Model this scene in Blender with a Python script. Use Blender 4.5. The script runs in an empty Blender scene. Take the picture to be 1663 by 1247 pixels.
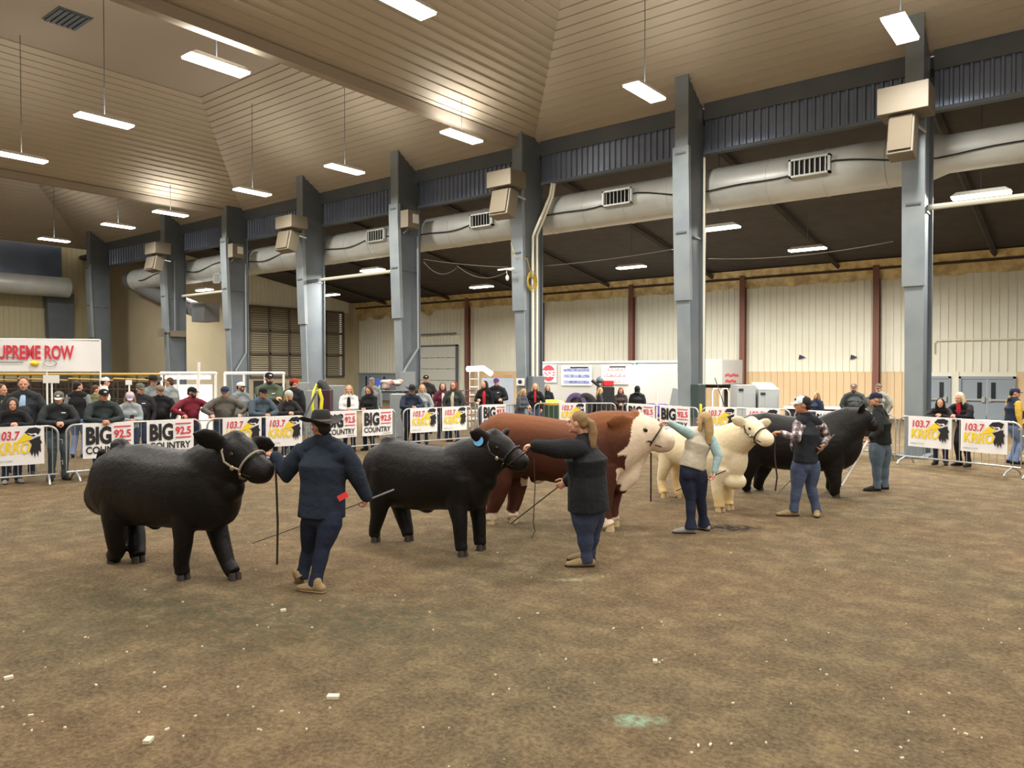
import bpy, bmesh, math, random
from mathutils import Vector, Matrix
S = bpy.context.scene
COL = S.collection
random.seed(7)

# ---------------------------------------------------------------- camera
EYE = 2.12
YAW = math.radians(38.42)
PIT = math.radians(1.02)
FPX = 1230.0
cd = bpy.data.cameras.new('camera'); cam = bpy.data.objects.new('camera', cd); COL.objects.link(cam)
cam.location = (0, 0, EYE); cam.rotation_euler = (math.pi/2 - PIT, 0, YAW)
cd.sensor_width = 36.0; cd.lens = FPX*36.0/1663.0; cd.clip_start = 0.05; cd.clip_end = 300
S.camera = cam
# ---------------------------------------------------------------- world, exposure
S.view_settings.view_transform = 'Standard'; S.view_settings.look = 'None'
S.view_settings.gamma = 1.0; S.view_settings.exposure = 0.35
S.view_settings.use_curve_mapping = False
S.cycles.use_denoising = True
W = bpy.data.worlds.new('world'); S.world = W; W.use_nodes = True
W.node_tree.nodes['Background'].inputs[0].default_value = (1.0, 0.93, 0.84, 1)
W.node_tree.nodes['Background'].inputs[1].default_value = 0.45
# ---------------------------------------------------------------- hall lamps (area lights; the fixtures are built below)
LROWS = []
def area_light(p, power, sx=1.5, sy=0.4, rz=0.0):
    l = bpy.data.lights.new('lamp_light', 'AREA'); l.shape = 'RECTANGLE'; l.size = sx; l.size_y = sy
    l.energy = power; l.color = (1.0, 0.96, 0.90); l.spread = math.radians(170)
    o = bpy.data.objects.new('lamp_light', l); COL.objects.link(o)
    o.location = p; o.rotation_euler = (0, 0, rz)
    return o
POWER_MAIN = 290.0; POWER_AISLE = 800.0

# ---------------------------------------------------------------- photo geometry -> place
_cp, _sp = math.cos(PIT), math.sin(PIT)
_R = Vector((math.cos(YAW), math.sin(YAW), 0))
_F = Vector((-math.sin(YAW)*_cp, math.cos(YAW)*_cp, -_sp))
_U = _R.cross(_F)
EYEV = Vector((0, 0, EYE))
def ray(x, y): return _F + _R*((x-831.5)/FPX) - _U*((y-623.5)/FPX)
def G(x, y, h=0.0):
    d = ray(x, y); return EYEV + d*((h-EYE)/d.z)
def PY(x, y, Y):
    d = ray(x, y); return EYEV + d*(Y/d.y)
def PX(x, y, X):
    d = ray(x, y); return EYEV + d*(X/d.x)
def AT(x, y, z):
    d = ray(x, y); return EYEV + d*(z/math.hypot(d.x, d.y)*math.hypot(d.x, d.y)/(d.x*-math.sin(YAW)+d.y*math.cos(YAW)))
def XZ(x, z, h=0.0):
    zf = z*_cp + (EYE-h)*_sp
    lat = (x-831.5)/FPX*zf
    return Vector((-math.sin(YAW)*z + math.cos(YAW)*lat, math.cos(YAW)*z + math.sin(YAW)*lat, h))
def zdepth(p): return -math.sin(YAW)*p[0] + math.cos(YAW)*p[1]

# ---------------------------------------------------------------- materials
def lin(c):
    c = c/255.0
    return c/12.92 if c <= 0.04045 else ((c+0.055)/1.055)**2.4
def rgb(r, g, b): return (lin(r), lin(g), lin(b), 1.0)
MATS = {}
def mat(name, c=(128,128,128), rough=0.6, metal=0.0, bump=None, var=None, wave=None, emit=None, attr=None, spec=None, sheen=0.0, alpha=None):
    if name in MATS: return MATS[name]
    m = bpy.data.materials.new(name); m.use_nodes = True; nt = m.node_tree; N = nt.nodes; L = nt.links
    b = N['Principled BSDF']; col = rgb(*c)
    b.inputs['Base Color'].default_value = col; b.inputs['Roughness'].default_value = rough
    b.inputs['Metallic'].default_value = metal
    if spec is not None: b.inputs['Specular IOR Level'].default_value = spec
    if sheen: b.inputs['Sheen Weight'].default_value = sheen
    m.diffuse_color = col
    tc = N.new('ShaderNodeTexCoord'); src = None
    if attr:
        a = N.new('ShaderNodeVertexColor'); a.layer_name = attr; src = a.outputs['Color']
    if var:
        sc, amt, c2 = var
        n = N.new('ShaderNodeTexNoise'); n.inputs['Scale'].default_value = sc; n.inputs['Detail'].default_value = 4
        L.new(tc.outputs['Object'], n.inputs['Vector'])
        r = N.new('ShaderNodeValToRGB'); r.color_ramp.elements[0].position = 0.38; r.color_ramp.elements[1].position = 0.65
        L.new(n.outputs['Fac'], r.inputs['Fac'])
        mu = N.new('ShaderNodeMath'); mu.operation = 'MULTIPLY'; mu.inputs[1].default_value = amt
        L.new(r.outputs['Color'], mu.inputs[0])
        mx = N.new('ShaderNodeMix'); mx.data_type = 'RGBA'
        L.new(mu.outputs[0], mx.inputs[0]); mx.inputs[6].default_value = col; mx.inputs[7].default_value = rgb(*c2)
        if src: L.new(src, mx.inputs[6])
        src = mx.outputs[2]
    if src: L.new(src, b.inputs['Base Color'])
    h = None
    if bump:
        sc, st, dist = bump
        n = N.new('ShaderNodeTexNoise'); n.inputs['Scale'].default_value = sc; n.inputs['Detail'].default_value = 3
        L.new(tc.outputs['Object'], n.inputs['Vector'])
        bp = N.new('ShaderNodeBump'); bp.inputs['Strength'].default_value = st; bp.inputs['Distance'].default_value = dist
        L.new(n.outputs['Fac'], bp.inputs['Height']); h = bp
    if wave:
        ax, period, st, dist = wave
        w = N.new('ShaderNodeTexWave'); w.wave_type = 'BANDS'; w.bands_direction = ax
        w.inputs['Scale'].default_value = 0.314159/period; w.inputs['Distortion'].default_value = 0
        L.new(tc.outputs['Object'], w.inputs['Vector'])
        bp = N.new('ShaderNodeBump'); bp.inputs['Strength'].default_value = st; bp.inputs['Distance'].default_value = dist
        L.new(w.outputs['Fac'], bp.inputs['Height'])
        if h: L.new(h.outputs['Normal'], bp.inputs['Normal'])
        h = bp
    if h: L.new(h.outputs['Normal'], b.inputs['Normal'])
    if emit:
        b.inputs['Emission Color'].default_value = rgb(*emit[0]); b.inputs['Emission Strength'].default_value = emit[1]
    if alpha is not None: b.inputs['Alpha'].default_value = alpha
    MATS[name] = m
    return m

# ---------------------------------------------------------------- mesh helpers
class MB:
    def __init__(s): s.v = []; s.f = []; s.mi = []; s.cur = 0
    def _add(s, vs, fs):
        o = len(s.v); s.v += [tuple(v) for v in vs]; s.f += [tuple(i+o for i in f) for f in fs]; s.mi += [s.cur]*len(fs)
    def box(s, c, size, M=None, taper=1.0):
        x, y, z = [q/2 for q in size]; vs = []
        for dz in (-1, 1):
            k = taper if dz > 0 else 1.0
            for dx, dy in ((-1,-1),(1,-1),(1,1),(-1,1)): vs.append(Vector((dx*x*k, dy*y*k, dz*z)))
        c = Vector(c)
        if M is not None: vs = [M @ v for v in vs]
        s._add([c+v for v in vs], [(0,3,2,1),(4,5,6,7),(0,1,5,4),(1,2,6,5),(2,3,7,6),(3,0,4,7)])
        return s
    def box2(s, a, b):
        a = Vector(a); b = Vector(b); return s.box((a+b)/2, [abs(q) for q in (b-a)])
    def tube(s, pts, r, n=8, ry=None, side=None, dome=False, closed=False):
        P = [Vector(p) for p in pts]; k = len(P)
        R = [r]*k if not hasattr(r, '__len__') else list(r)
        RY = R if ry is None else ([ry]*k if not hasattr(ry, '__len__') else list(ry))
        if dome:
            for e in ((0,) if dome == 'start' else (0, 1)):
                a, b = (P[0], P[1]) if e == 0 else (P[-1], P[-2])
                ra, rb = (R[0], RY[0]) if e == 0 else (R[-1], RY[-1])
                d = (a-b).normalized(); m = min(ra, rb)
                new = [(a+d*m*0.45, 0.88), (a+d*m*0.8, 0.6), (a+d*m*0.97, 0.25)]
                for q, kk in new:
                    if e == 0: P.insert(0, q); R = [ra*kk]+R; RY = [rb*kk]+RY
                    else: P.append(q); R = R+[ra*kk]; RY = RY+[rb*kk]
            k = len(P)
        T = []
        for i in range(k):
            if closed: t = P[(i+1) % k]-P[i-1]
            else: t = P[min(i+1, k-1)]-P[max(i-1, 0)]
            T.append(t.normalized() if t.length > 1e-9 else Vector((0,0,1)))
        if side is None:
            side = Vector((0,0,1)) if abs(T[0].z) < 0.9 else Vector((1,0,0))
        sd = Vector(side); vs = []
        for i in range(k):
            u = sd - T[i]*sd.dot(T[i])
            if u.length < 1e-5: u = T[i].orthogonal()
            u.normalize(); w = T[i].cross(u); 
            if side is not None and i > 0 and False: pass
            for j in range(n):
                a = 2*math.pi*j/n; vs.append(P[i]+u*(math.cos(a)*R[i])+w*(math.sin(a)*RY[i]))
            sd = u
        fs = []
        for i in range(k if closed else k-1):
            i2 = (i+1) % k
            for j in range(n): fs.append((i*n+j, i*n+(j+1) % n, i2*n+(j+1) % n, i2*n+j))
        if not closed: fs.append(tuple(range(n-1, -1, -1))); fs.append(tuple((k-1)*n+j for j in range(n)))
        s._add(vs, fs); return s
    def ell(s, c, r, M=None, nu=14, nv=9):
        c = Vector(c); vs = []; fs = []
        for i in range(1, nv):
            a = math.pi*i/nv
            for j in range(nu):
                b = 2*math.pi*j/nu
                v = Vector((r[0]*math.sin(a)*math.cos(b), r[1]*math.sin(a)*math.sin(b), r[2]*math.cos(a)))
                vs.append(v)
        vs.append(Vector((0,0,r[2]))); vs.append(Vector((0,0,-r[2])))
        t = len(vs)-2; bt = len(vs)-1
        for i in range(nv-2):
            for j in range(nu): fs.append((i*nu+j, (i+1)*nu+j, (i+1)*nu+(j+1) % nu, i*nu+(j+1) % nu))
        for j in range(nu):
            fs.append((t, j, (j+1) % nu)); fs.append((bt, (nv-2)*nu+(j+1) % nu, (nv-2)*nu+j))
        if M is not None: vs = [M @ v for v in vs]
        s._add([c+v for v in vs], fs); return s
    def prism(s, poly, d, M=None, origin=(0,0,0)):
        # polygon in local xz plane extruded along local y by d (from -d/2 to d/2)
        n = len(poly); o = Vector(origin)
        vs = [Vector((x, -d/2, z)) for x, z in poly]+[Vector((x, d/2, z)) for x, z in poly]
        if M is not None: vs = [M @ v for v in vs]
        fs = [tuple(range(n)), tuple(range(2*n-1, n-1, -1))]+[(i, i+n, (i+1) % n+n, (i+1) % n) for i in range(n)]
        s._add([o+v for v in vs], fs); return s
    def quad(s, a, b, c, d): s._add([a, b, c, d], [(0,1,2,3)]); return s
    def mesh(s, name, mats):
        me = bpy.data.meshes.new(name); me.from_pydata(s.v, [], s.f)
        for m in (mats if isinstance(mats, (list, tuple)) else [mats]): me.materials.append(m)
        if any(s.mi): me.polygons.foreach_set('material_index', s.mi)
        me.validate(clean_customdata=False); me.update()
        return me
    def build(s, name, mats, parent=None, smooth=False, recalc=True, bevel=0.0):
        me = s.mesh(name, mats)
        if recalc:
            bm = bmesh.new(); bm.from_mesh(me); bmesh.ops.recalc_face_normals(bm, faces=bm.faces)
            if bevel: bmesh.ops.bevel(bm, geom=bm.edges[:], offset=bevel, segments=1, affect='EDGES')
            bm.to_mesh(me); bm.free()
        if smooth:
            me.polygons.foreach_set('use_smooth', [True]*len(me.polygons))
            try: me.set_sharp_from_angle(angle=math.radians(42))
            except Exception: pass
        return link(name, me, parent)
def link(name, me, parent=None):
    o = bpy.data.objects.new(name, me); COL.objects.link(o)
    if parent is not None: o.parent = parent; o.matrix_parent_inverse = parent.matrix_basis.inverted()
    return o
def tag(o, label=None, cat=None, group=None, kind=None):
    if label: o['label'] = label
    if cat: o['category'] = cat
    if group: o['group'] = group
    if kind: o['kind'] = kind
    return o
def empty(name, loc=(0,0,0), rz=0.0, label=None, cat=None, group=None):
    o = bpy.data.objects.new(name, None); COL.objects.link(o); o.location = loc; o.rotation_euler = (0,0,rz)
    o.empty_display_size = 0.1
    return tag(o, label, cat, group)
def struct(o): o['kind'] = 'structure'; return o
def organic(mb, name, mats, parent=None, voxel=0.02, smooth=2, color=None, displace=0.0, sfac=0.5):
    """voxel-union of overlapping tubes into one continuous smooth surface"""
    me = mb.mesh(name+'_raw', [])
    bm = bmesh.new(); bm.from_mesh(me); bmesh.ops.recalc_face_normals(bm, faces=bm.faces); bm.to_mesh(me); bm.free()
    t = bpy.data.objects.new('raw', me); COL.objects.link(t)
    m = t.modifiers.new('r', 'REMESH'); m.mode = 'VOXEL'; m.voxel_size = voxel; m.use_smooth_shade = True
    if smooth:
        q = t.modifiers.new('s', 'SMOOTH'); q.factor = sfac; q.iterations = smooth
    if displace:
        tx = bpy.data.textures.new('fur', 'CLOUDS'); tx.noise_scale = 0.05
        q = t.modifiers.new('d', 'DISPLACE'); q.texture = tx; q.strength = displace; q.mid_level = 0.5
    dg = bpy.context.evaluated_depsgraph_get()
    ev = t.evaluated_get(dg); out = bpy.data.meshes.new_from_object(ev); out.name = name
    bpy.data.objects.remove(t); bpy.data.meshes.remove(me)
    out.materials.clear()
    for mm in (mats if isinstance(mats, (list, tuple)) else [mats]): out.materials.append(mm)
    out.polygons.foreach_set('use_smooth', [True]*len(out.polygons))
    if color:
        ca = out.color_attributes.new('Col', 'FLOAT_COLOR', 'POINT')
        buf = []
        for v in out.vertices: buf += list(color(v.co))
        ca.data.foreach_set('color', buf)
    return link(name, out, parent)
def rotz(a): return Matrix.Rotation(a, 3, 'Z')
def frame(x, z):
    """3x3 whose local X is x and local Z close to z"""
    x = Vector(x).normalized(); z = Vector(z); y = z.cross(x).normalized(); z = x.cross(y)
    return Matrix((x, y, z)).transposed()
_fontcache = {}
def text_mb(mb, txt, origin, ux, uz, height, depth=0.004, bold=0.0, sx=1.0, shear=0.0, slots=0):
    """writes letters into mb: baseline origin at left, ux right, uz up; cap height 'height'"""
    key = (txt, bold)
    if key not in _fontcache:
        c = bpy.data.curves.new('t', 'FONT'); c.body = txt; c.size = 1.0; c.offset = bold; c.resolution_u = 3
        c.fill_mode = 'FRONT'
        o = bpy.data.objects.new('t', c); COL.objects.link(o)
        dg = bpy.context.evaluated_depsgraph_get(); me = bpy.data.meshes.new_from_object(o.evaluated_get(dg))
        vs = [v.co.copy() for v in me.vertices]; fs = [tuple(p.vertices) for p in me.polygons]
        bpy.data.objects.remove(o); bpy.data.meshes.remove(me)
        _fontcache[key] = (vs, fs)
    vs, fs = _fontcache[key]
    k = height/0.70
    o = Vector(origin); ux = Vector(ux).normalized(); uz = Vector(uz).normalized(); n = ux.cross(uz)
    mb._add([o + ux*((v.x*sx+v.y*shear)*k) + uz*(v.y*k) + n*depth for v in vs], fs)
    return max(v.x for v in vs)*k*sx
def text_width(txt, height, bold=0.0, sx=1.0):
    t = MB(); return text_mb(t, txt, (0,0,0), (1,0,0), (0,0,1), height, bold=bold, sx=sx)
# ================================================================ THE HALL
D = 20.2                      # row of steel columns stands in the plane Y = D
CX = [-4.03 - 6.01*i for i in range(-2, 7)]     # left edge of every flange
M_dirt = mat('dirt', (120,101,76), 0.95)
# dirt floor: procedural colour and bump
def make_dirt():
    m = M_dirt; nt = m.node_tree; N = nt.nodes; L = nt.links; b = N['Principled BSDF']
    b.inputs['Specular IOR Level'].default_value = 0.15
    tc = N.new('ShaderNodeTexCoord')
    def noise(s, d, r=0.6, sx=(1,1,1)):
        mp = N.new('ShaderNodeMapping'); mp.inputs['Scale'].default_value = sx; L.new(tc.outputs['Object'], mp.inputs['Vector'])
        n = N.new('ShaderNodeTexNoise'); n.inputs['Scale'].default_value = s; n.inputs['Detail'].default_value = d; n.inputs['Roughness'].default_value = r
        L.new(mp.outputs[0], n.inputs['Vector']); return n.outputs['Fac']
    big = noise(0.35, 4); mid = noise(3.0, 6, 0.7); fine = noise(28, 5, 0.75); clod = noise(9, 8, 0.7)
    def ramp(f, stops):
        r = N.new('ShaderNodeValToRGB'); e = r.color_ramp.elements
        e[0].position = stops[0][0]; e[0].color = stops[0][1]; e[1].position = stops[-1][0]; e[1].color = stops[-1][1]
        for p, c in stops[1:-1]:
            q = e.new(p); q.color = c
        L.new(f, r.inputs['Fac']); return r.outputs['Color']
    def mix(f, a, c, t='MIX'):
        x = N.new('ShaderNodeMix'); x.data_type = 'RGBA'; x.blend_type = t
        if isinstance(f, float): x.inputs[0].default_value = f
        else: L.new(f, x.inputs[0])
        L.new(a, x.inputs[6]); L.new(c, x.inputs[7]); return x.outputs[2]
    c1 = ramp(mid, [(0.34, rgb(46,36,26)), (0.5, rgb(90,75,55)), (0.66, rgb(132,114,84))])
    c2 = ramp(big, [(0.4, rgb(74,72,55)), (0.6, rgb(104,80,58))])
    c3 = ramp(fine, [(0.35, rgb(50,41,30)), (0.62, rgb(124,110,86))])
    cc = mix(0.35, c1, c2); cc = mix(0.45, cc, c3)
    v = N.new('ShaderNodeTexVoronoi'); v.inputs['Scale'].default_value = 7; L.new(tc.outputs['Object'], v.inputs['Vector'])
    sp = ramp(v.outputs['Distance'], [(0.035, (1,1,1,1)), (0.05, (0,0,0,1))])
    mk = noise(2.1, 2); mkr = ramp(mk, [(0.58, (0,0,0,1)), (0.64, (1,1,1,1))])
    mm = N.new('ShaderNodeMix'); mm.data_type = 'RGBA'; mm.blend_type = 'MULTIPLY'; mm.inputs[0].default_value = 1
    L.new(sp, mm.inputs[6]); L.new(mkr, mm.inputs[7])
    wh = N.new('ShaderNodeRGB'); wh.outputs[0].default_value = rgb(230,222,200)
    cc = mix(mm.outputs[2], cc, wh.outputs[0])
    def patch(cc, c, rx, ry, colr, amt, rot=0.0):
        mp = N.new('ShaderNodeMapping'); mp.vector_type = 'TEXTURE'; mp.inputs['Location'].default_value = (c.x, c.y, 0); mp.inputs['Rotation'].default_value = (0,0,rot); mp.inputs['Scale'].default_value = (rx, ry, 1)
        L.new(tc.outputs['Object'], mp.inputs['Vector']); g = N.new('ShaderNodeTexGradient'); g.gradient_type = 'SPHERICAL'; L.new(mp.outputs[0], g.inputs['Vector'])
        m2 = N.new('ShaderNodeMath'); m2.operation = 'MULTIPLY'; L.new(g.outputs['Fac'], m2.inputs[0]); L.new(ramp(clod, [(0.4,(0,0,0,1)),(0.6,(1,1,1,1))]), m2.inputs[1])
        m3 = N.new('ShaderNodeMath'); m3.operation = 'MULTIPLY'; m3.inputs[1].default_value = amt; m3.use_clamp = True; L.new(m2.outputs[0], m3.inputs[0])
        q = N.new('ShaderNodeRGB'); q.outputs[0].default_value = rgb(*colr); return mix(m3.outputs[0], cc, q.outputs[0])
    cc = patch(cc, G(1032, 1170), 0.22, 0.10, (120,140,118), 2.0, YAW)
    cc = patch(cc, G(925, 941), 0.35, 0.09, (130,128,104), 1.2, YAW)
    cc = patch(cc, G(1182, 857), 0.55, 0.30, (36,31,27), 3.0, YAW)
    cc = patch(cc, G(620, 1010), 1.6, 1.0, (64,66,50), 0.9, YAW)
    cc = patch(cc, G(300, 1000), 2.0, 1.2, (62,64,48), 0.8, YAW)
    hv = N.new('ShaderNodeHueSaturation'); hv.inputs['Value'].default_value = 1.3; hv.inputs['Saturation'].default_value = 1.04; L.new(cc, hv.inputs['Color'])
    L.new(hv.outputs[0], b.inputs['Base Color'])
    prev = None
    for f, st, di in ((mid, 0.55, 0.10), (clod, 0.6, 0.05), (fine, 0.6, 0.018)):
        bp = N.new('ShaderNodeBump'); bp.inputs['Strength'].default_value = st; bp.inputs['Distance'].default_value = di
        L.new(f, bp.inputs['Height'])
        if prev: L.new(prev.outputs['Normal'], bp.inputs['Normal'])
        prev = bp
    L.new(prev.outputs['Normal'], b.inputs['Normal'])
make_dirt()
fl = MB(); fl.box2((-56, -22, -0.3), (14, 42, 0.0)); struct(fl.build('floor', M_dirt))

M_wall = mat('cream_steel', (228,226,208), 0.55, bump=(0.6, 0.1, 0.1), var=(0.8, 0.35, (214,210,188)))
M_tan = mat('tan_steel', (216,190,150), 0.6, var=(1.0, 0.3, (204,176,136)))
M_smooth = mat('beige_board', (190,178,148), 0.7, var=(0.7, 0.4, (172,160,130)))
M_blue = mat('blue_steel', (140,154,180), 0.33, metal=0.65, var=(0.7, 0.5, (112,126,150)))
M_col = mat('column_paint', (140,148,151), 0.5, metal=0.05, bump=(14, 0.15, 0.01), var=(1.2, 0.6, (116,127,135)))
M_coldark = mat('column_web_paint', (104,111,116), 0.55, metal=0.1, var=(1.2, 0.6, (88,98,107)))
M_roofX = mat('roof_panel_ribs_along_row', (184,172,152), 0.6, var=(0.5, 0.3, (168,155,135)))
M_roofY = mat('roof_panel_ribs_across_row', (184,172,152), 0.6, var=(0.5, 0.3, (168,155,135)))
M_roofP = mat('roof_plate', (166,154,138), 0.7)
M_dark = mat('aisle_insulation', (66,60,56), 0.8, bump=(2.0, 0.5, 0.1), var=(1.5, 0.5, (50,45,42)))
M_foil = mat('golden_foil', (214,194,138), 0.35, metal=0.15, bump=(5, 0.9, 0.08), var=(2.5, 0.8, (160,136,92)))
M_duct = mat('galvanised', (200,203,198), 0.4, metal=0.15, bump=(3, 0.1, 0.03), var=(1.4, 0.5, (176,180,176)))
M_red = mat('red_oxide', (124,80,66), 0.6)
M_white = mat('white_paint', (232,230,224), 0.5)
M_black = mat('black_plastic', (22,22,24), 0.5)
M_steel = mat('galvanised_tube', (176,178,176), 0.38, metal=0.6)
M_grey = mat('grey_paint', (136,142,144), 0.5)
M_door = mat('door_grey', (140,150,158), 0.5)
M_glass = mat('dark_glass', (40,46,50), 0.15)
M_box = mat('tan_cabinet', (124,115,98), 0.55)
M_lamp = mat('lamp_diffuser', (255,252,244), 0.4, emit=((255,246,228), 9.0))

YW = 36.4; HT = 2.07
def ribbed(name, x0, x1, z0, z1, Y, m, axis='x', period=0.30, amp=0.035, kind=True):
    """trapezoidal corrugated sheet with real ribs, facing -Y (axis x) or +X (axis y)"""
    mb = MB(); n = max(1, int(abs(x1-x0)/period)); st = (x1-x0)/n; pr = []
    for i in range(n):
        a = x0+i*st; pr += [(a, 0), (a+st*0.80, 0), (a+st*0.84, amp), (a+st*0.96, amp)]
    pr.append((x1, 0))
    vs = []
    for (u, d) in pr:
        for z in (z0, z1): vs.append((u, Y-d, z) if axis == 'x' else (Y+d, u, z))
    mb._add(vs, [(2*i, 2*i+2, 2*i+3, 2*i+1) for i in range(len(pr)-1)])
    # back skin gives the wall its thickness
    if axis == 'x': mb.box2((min(x0,x1), Y+0.02, z0), (max(x0,x1), Y+0.12, z1))
    else: mb.box2((Y-0.12, min(x0,x1), z0), (Y-0.02, max(x0,x1), z1))
    o = mb.build(name, m, recalc=False)
    if kind: struct(o)
    return o
XC = -43.6                       # aisle end wall
xd0 = PY(1503, 611, YW).x; xd1 = PY(1650, 611, YW).x     # right-hand door opening
xt = PY(760, 600, YW).x
o1 = ribbed('wall_back', XC, 12, HT, 6.9, YW, M_wall)
ribbed('wall_back_wainscot_left', xt, xd0, 0, HT, YW, M_tan)
ribbed('wall_back_wainscot_right', xd1, 12, 0, HT, YW, M_tan)
xq = PY(572, 600, YW).x
ribbed('wall_back_plain', XC, xt, 0, HT, YW, M_wall)
# gold foil insulation sagging at the top of the wall, and the girt rail
mb = MB(); n = 180
for i in range(n+1):
    x = XC + (12-XC)*i/n; s = 0.12*math.sin(i*0.9)+0.10*math.sin(i*2.3+1)+0.08*random.random()
    if x < PY(700, 500, YW).x: s -= 1.6*abs(math.sin(i*0.55))
    mb.v += [(x, YW-0.10-0.05*math.sin(i*1.7), 6.12+s*0.28), (x, YW-0.16-0.05*math.sin(i*2.9), 6.5), (x, YW-0.5, 6.98)]
for i in range(n):
    for k in (0, 1): mb.f.append((3*i+k, 3*i+3+k, 3*i+4+k, 3*i+1+k)); mb.mi.append(0)
struct(mb.build('trim_1', M_foil, recalc=False, smooth=True))
mb = MB(); mb.box2((XC, YW-0.32, 6.56), (12, YW-0.2, 6.66)); struct(mb.build('trim_2', mat('dark_rail', (70,52,42), 0.7)))
# red wall posts
for i, px in enumerate((1425, 1209, 1029, 882, 763)):
    x = PY(px, 560, YW).x
    mb = MB(); mb.box2((x-0.13, YW-0.35, 0), (x+0.13, YW-0.33+0.02, 6.75)); mb.box2((x-0.13, YW-0.09, 0), (x+0.13, YW-0.07, 6.75)); mb.box2((x-0.015, YW-0.35, 0), (x+0.015, YW-0.07, 6.75))
    tag(mb.build('wall_post', M_red), ['red oxide steel post on the back wall behind the two men in caps', 'red oxide steel post on the back wall beside the grey cabinets', 'red oxide steel post rising behind the white trailer', 'red oxide steel post just right of the column with electric conduits', 'red oxide steel post beside the white roll-up door'][i], 'post', 'red posts of the back wall')
# pipe along the wall above the right-hand doors
mb = MB(); a = PY(1517, 553, YW-0.1); b = PY(1663, 550, YW-0.1); mb.tube([PY(1517, 573, YW-0.1), PY(1517, 557, YW-0.1), PY(1521, 553, YW-0.1), b], 0.035)
tag(mb.build('wall_conduit', M_wall), 'thin cream conduit on the wall above the grey double doors', 'conduit')
# small wall anchors
for k, px in enumerate((1302, 1386)):
    c = PY(px, 580, YW-0.08); mb = MB(); mb.prism([(-0.14,-0.1),(0.16,0.0),(-0.1,0.12)], 0.05, origin=c)
    tag(mb.build('wall_bracket', mat('navy', (40,44,70), 0.6)), ['small dark bracket high on the cream wall, left of two', 'small dark bracket high on the cream wall, right of two'][k], 'bracket')

# doors on the right
def door(name, xa, xb, ht, panic=True, leaf=2):
    mb = MB(); d = YW+0.02; fr = 0.09
    mb.box2((xa, d-0.12, 0), (xa+fr, d+0.02, ht)); mb.box2((xb-fr, d-0.12, 0), (xb, d+0.02, ht)); mb.box2((xa, d-0.12, ht-fr), (xb, d+0.02, ht))
    f = struct(mb.build(name, M_door)); w = (xb-xa-2*fr)/leaf
    for k in range(leaf):
        l0 = xa+fr+k*w+0.012; l1 = l0+w-0.024
        m2 = MB(); m2.box2((l0, d-0.06, 0.02), (l1, d-0.01, ht-fr-0.01)); lf = m2.build('door_leaf', M_door, f)
        gx = l1-0.32 if k == 0 else l0+0.14
        m3 = MB(); m3.box2((gx, d-0.075, ht-0.95), (gx+0.16, d-0.062, ht-0.25)); m3.build('pane', M_glass, lf)
        if panic:
            m4 = MB(); m4.box2((l0+0.08, d-0.15, 0.88), (l1-0.08, d-0.10, 0.96)); m4.box2((l0+0.06, d-0.16, 0.85), (l0+0.16, d-0.06, 1.0)); m4.box2((l1-0.16, d-0.16, 0.82), (l1-0.04, d-0.06, 1.03)); m4.build('door_handle', M_steel, lf)
    return f
dz = 1.88
xm = PY(1550, 611, YW).x
mb = MB(); mb.box2((xd0, YW, dz), (xd1, YW+0.1, HT)); mb.box2((xm-0.12, YW-0.03, 0), (xm+0.17, YW+0.1, HT)); struct(mb.build('wall_back_lintel', M_wall))
door('door_1', xm+0.17, xd1, dz); door('door_2', xd0, xm-0.12, dz, leaf=1)
# doors at the far left corner and the roll-up door
xa, xb = PY(577, 606, YW).x, PY(645, 606, YW).x
door('door_3', xa, xb, 1.95, leaf=3, panic=False)
xa, xb = PY(680, 566, YW-0.05).x, PY(742, 566, YW-0.05).x
mb = MB(); hh = PY(700, 563, YW-0.05).z
for k in range(5):
    z0 = hh*k/5; mb.box2((xa, YW-0.14, z0+0.015), (xb, YW-0.05, z0+hh/5-0.015))
f = struct(mb.build('door_4', mat('roll_door', (206,206,196), 0.5)))
mb = MB(); mb.box2((xa-0.1, YW-0.2, 0), (xa, YW-0.02, hh+0.1)); mb.box2((xb, YW-0.2, 0), (xb+0.1, YW-0.02, hh+0.1)); mb.box2((xa-0.1, YW-0.2, hh), (xb+0.1, YW-0.02, hh+0.1))
mb.build('door_frame', M_coldark, f)
mb = MB()
for k in range(1, 5):
    for u in (0.25, 0.55, 0.8): mb.box((xa+(xb-xa)*u, YW-0.15, hh*k/5), (0.06, 0.03, 0.1))
mb.build('hinge', M_steel, f)
mb = MB(); a = PY(742, 555, YW-0.3).x; mb.box2((xa-0.3, YW-0.32, hh+0.78), (xb+0.1, YW-0.2, hh+0.86)); tag(mb.build('door_track_rail', M_coldark), 'dark horizontal rail above the white roll-up door', 'rail')

# aisle end wall with the louvred opening (perpendicular to the row)
lz0, lz1 = PX(450, 612, XC).z, PX(450, 500, XC).z
ya, yb = PX(404, 560, XC).y, PX(557, 560, XC).y
def pane_wall(y0, y1, z0, z1, nm, m): 
    mb = MB(); mb.box2((XC-0.12, y0, z0), (XC, y1, z1)); return struct(mb.build(nm, m))
ribbed('wall_aisle_end', ya-0.0, YW, lz1, 9.2, XC, M_wall, axis='y')
pane_wall(23.2, ya, 0, 9.2, 'wall_aisle_end_board', M_smooth)
ribbed('wall_aisle_end_right', yb, YW, 0, lz1, XC, M_smooth, axis='y')
pane_wall(ya, yb, 0, max(lz0, 0.2), 'wall_aisle_end_sill', M_smooth)
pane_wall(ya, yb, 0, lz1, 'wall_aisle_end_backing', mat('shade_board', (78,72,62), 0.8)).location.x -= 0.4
M_louv = mat('louvre_steel', (170,160,134), 0.5); M_lf = mat('louvre_frame', (98,88,76), 0.6)
mb = MB()
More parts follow.
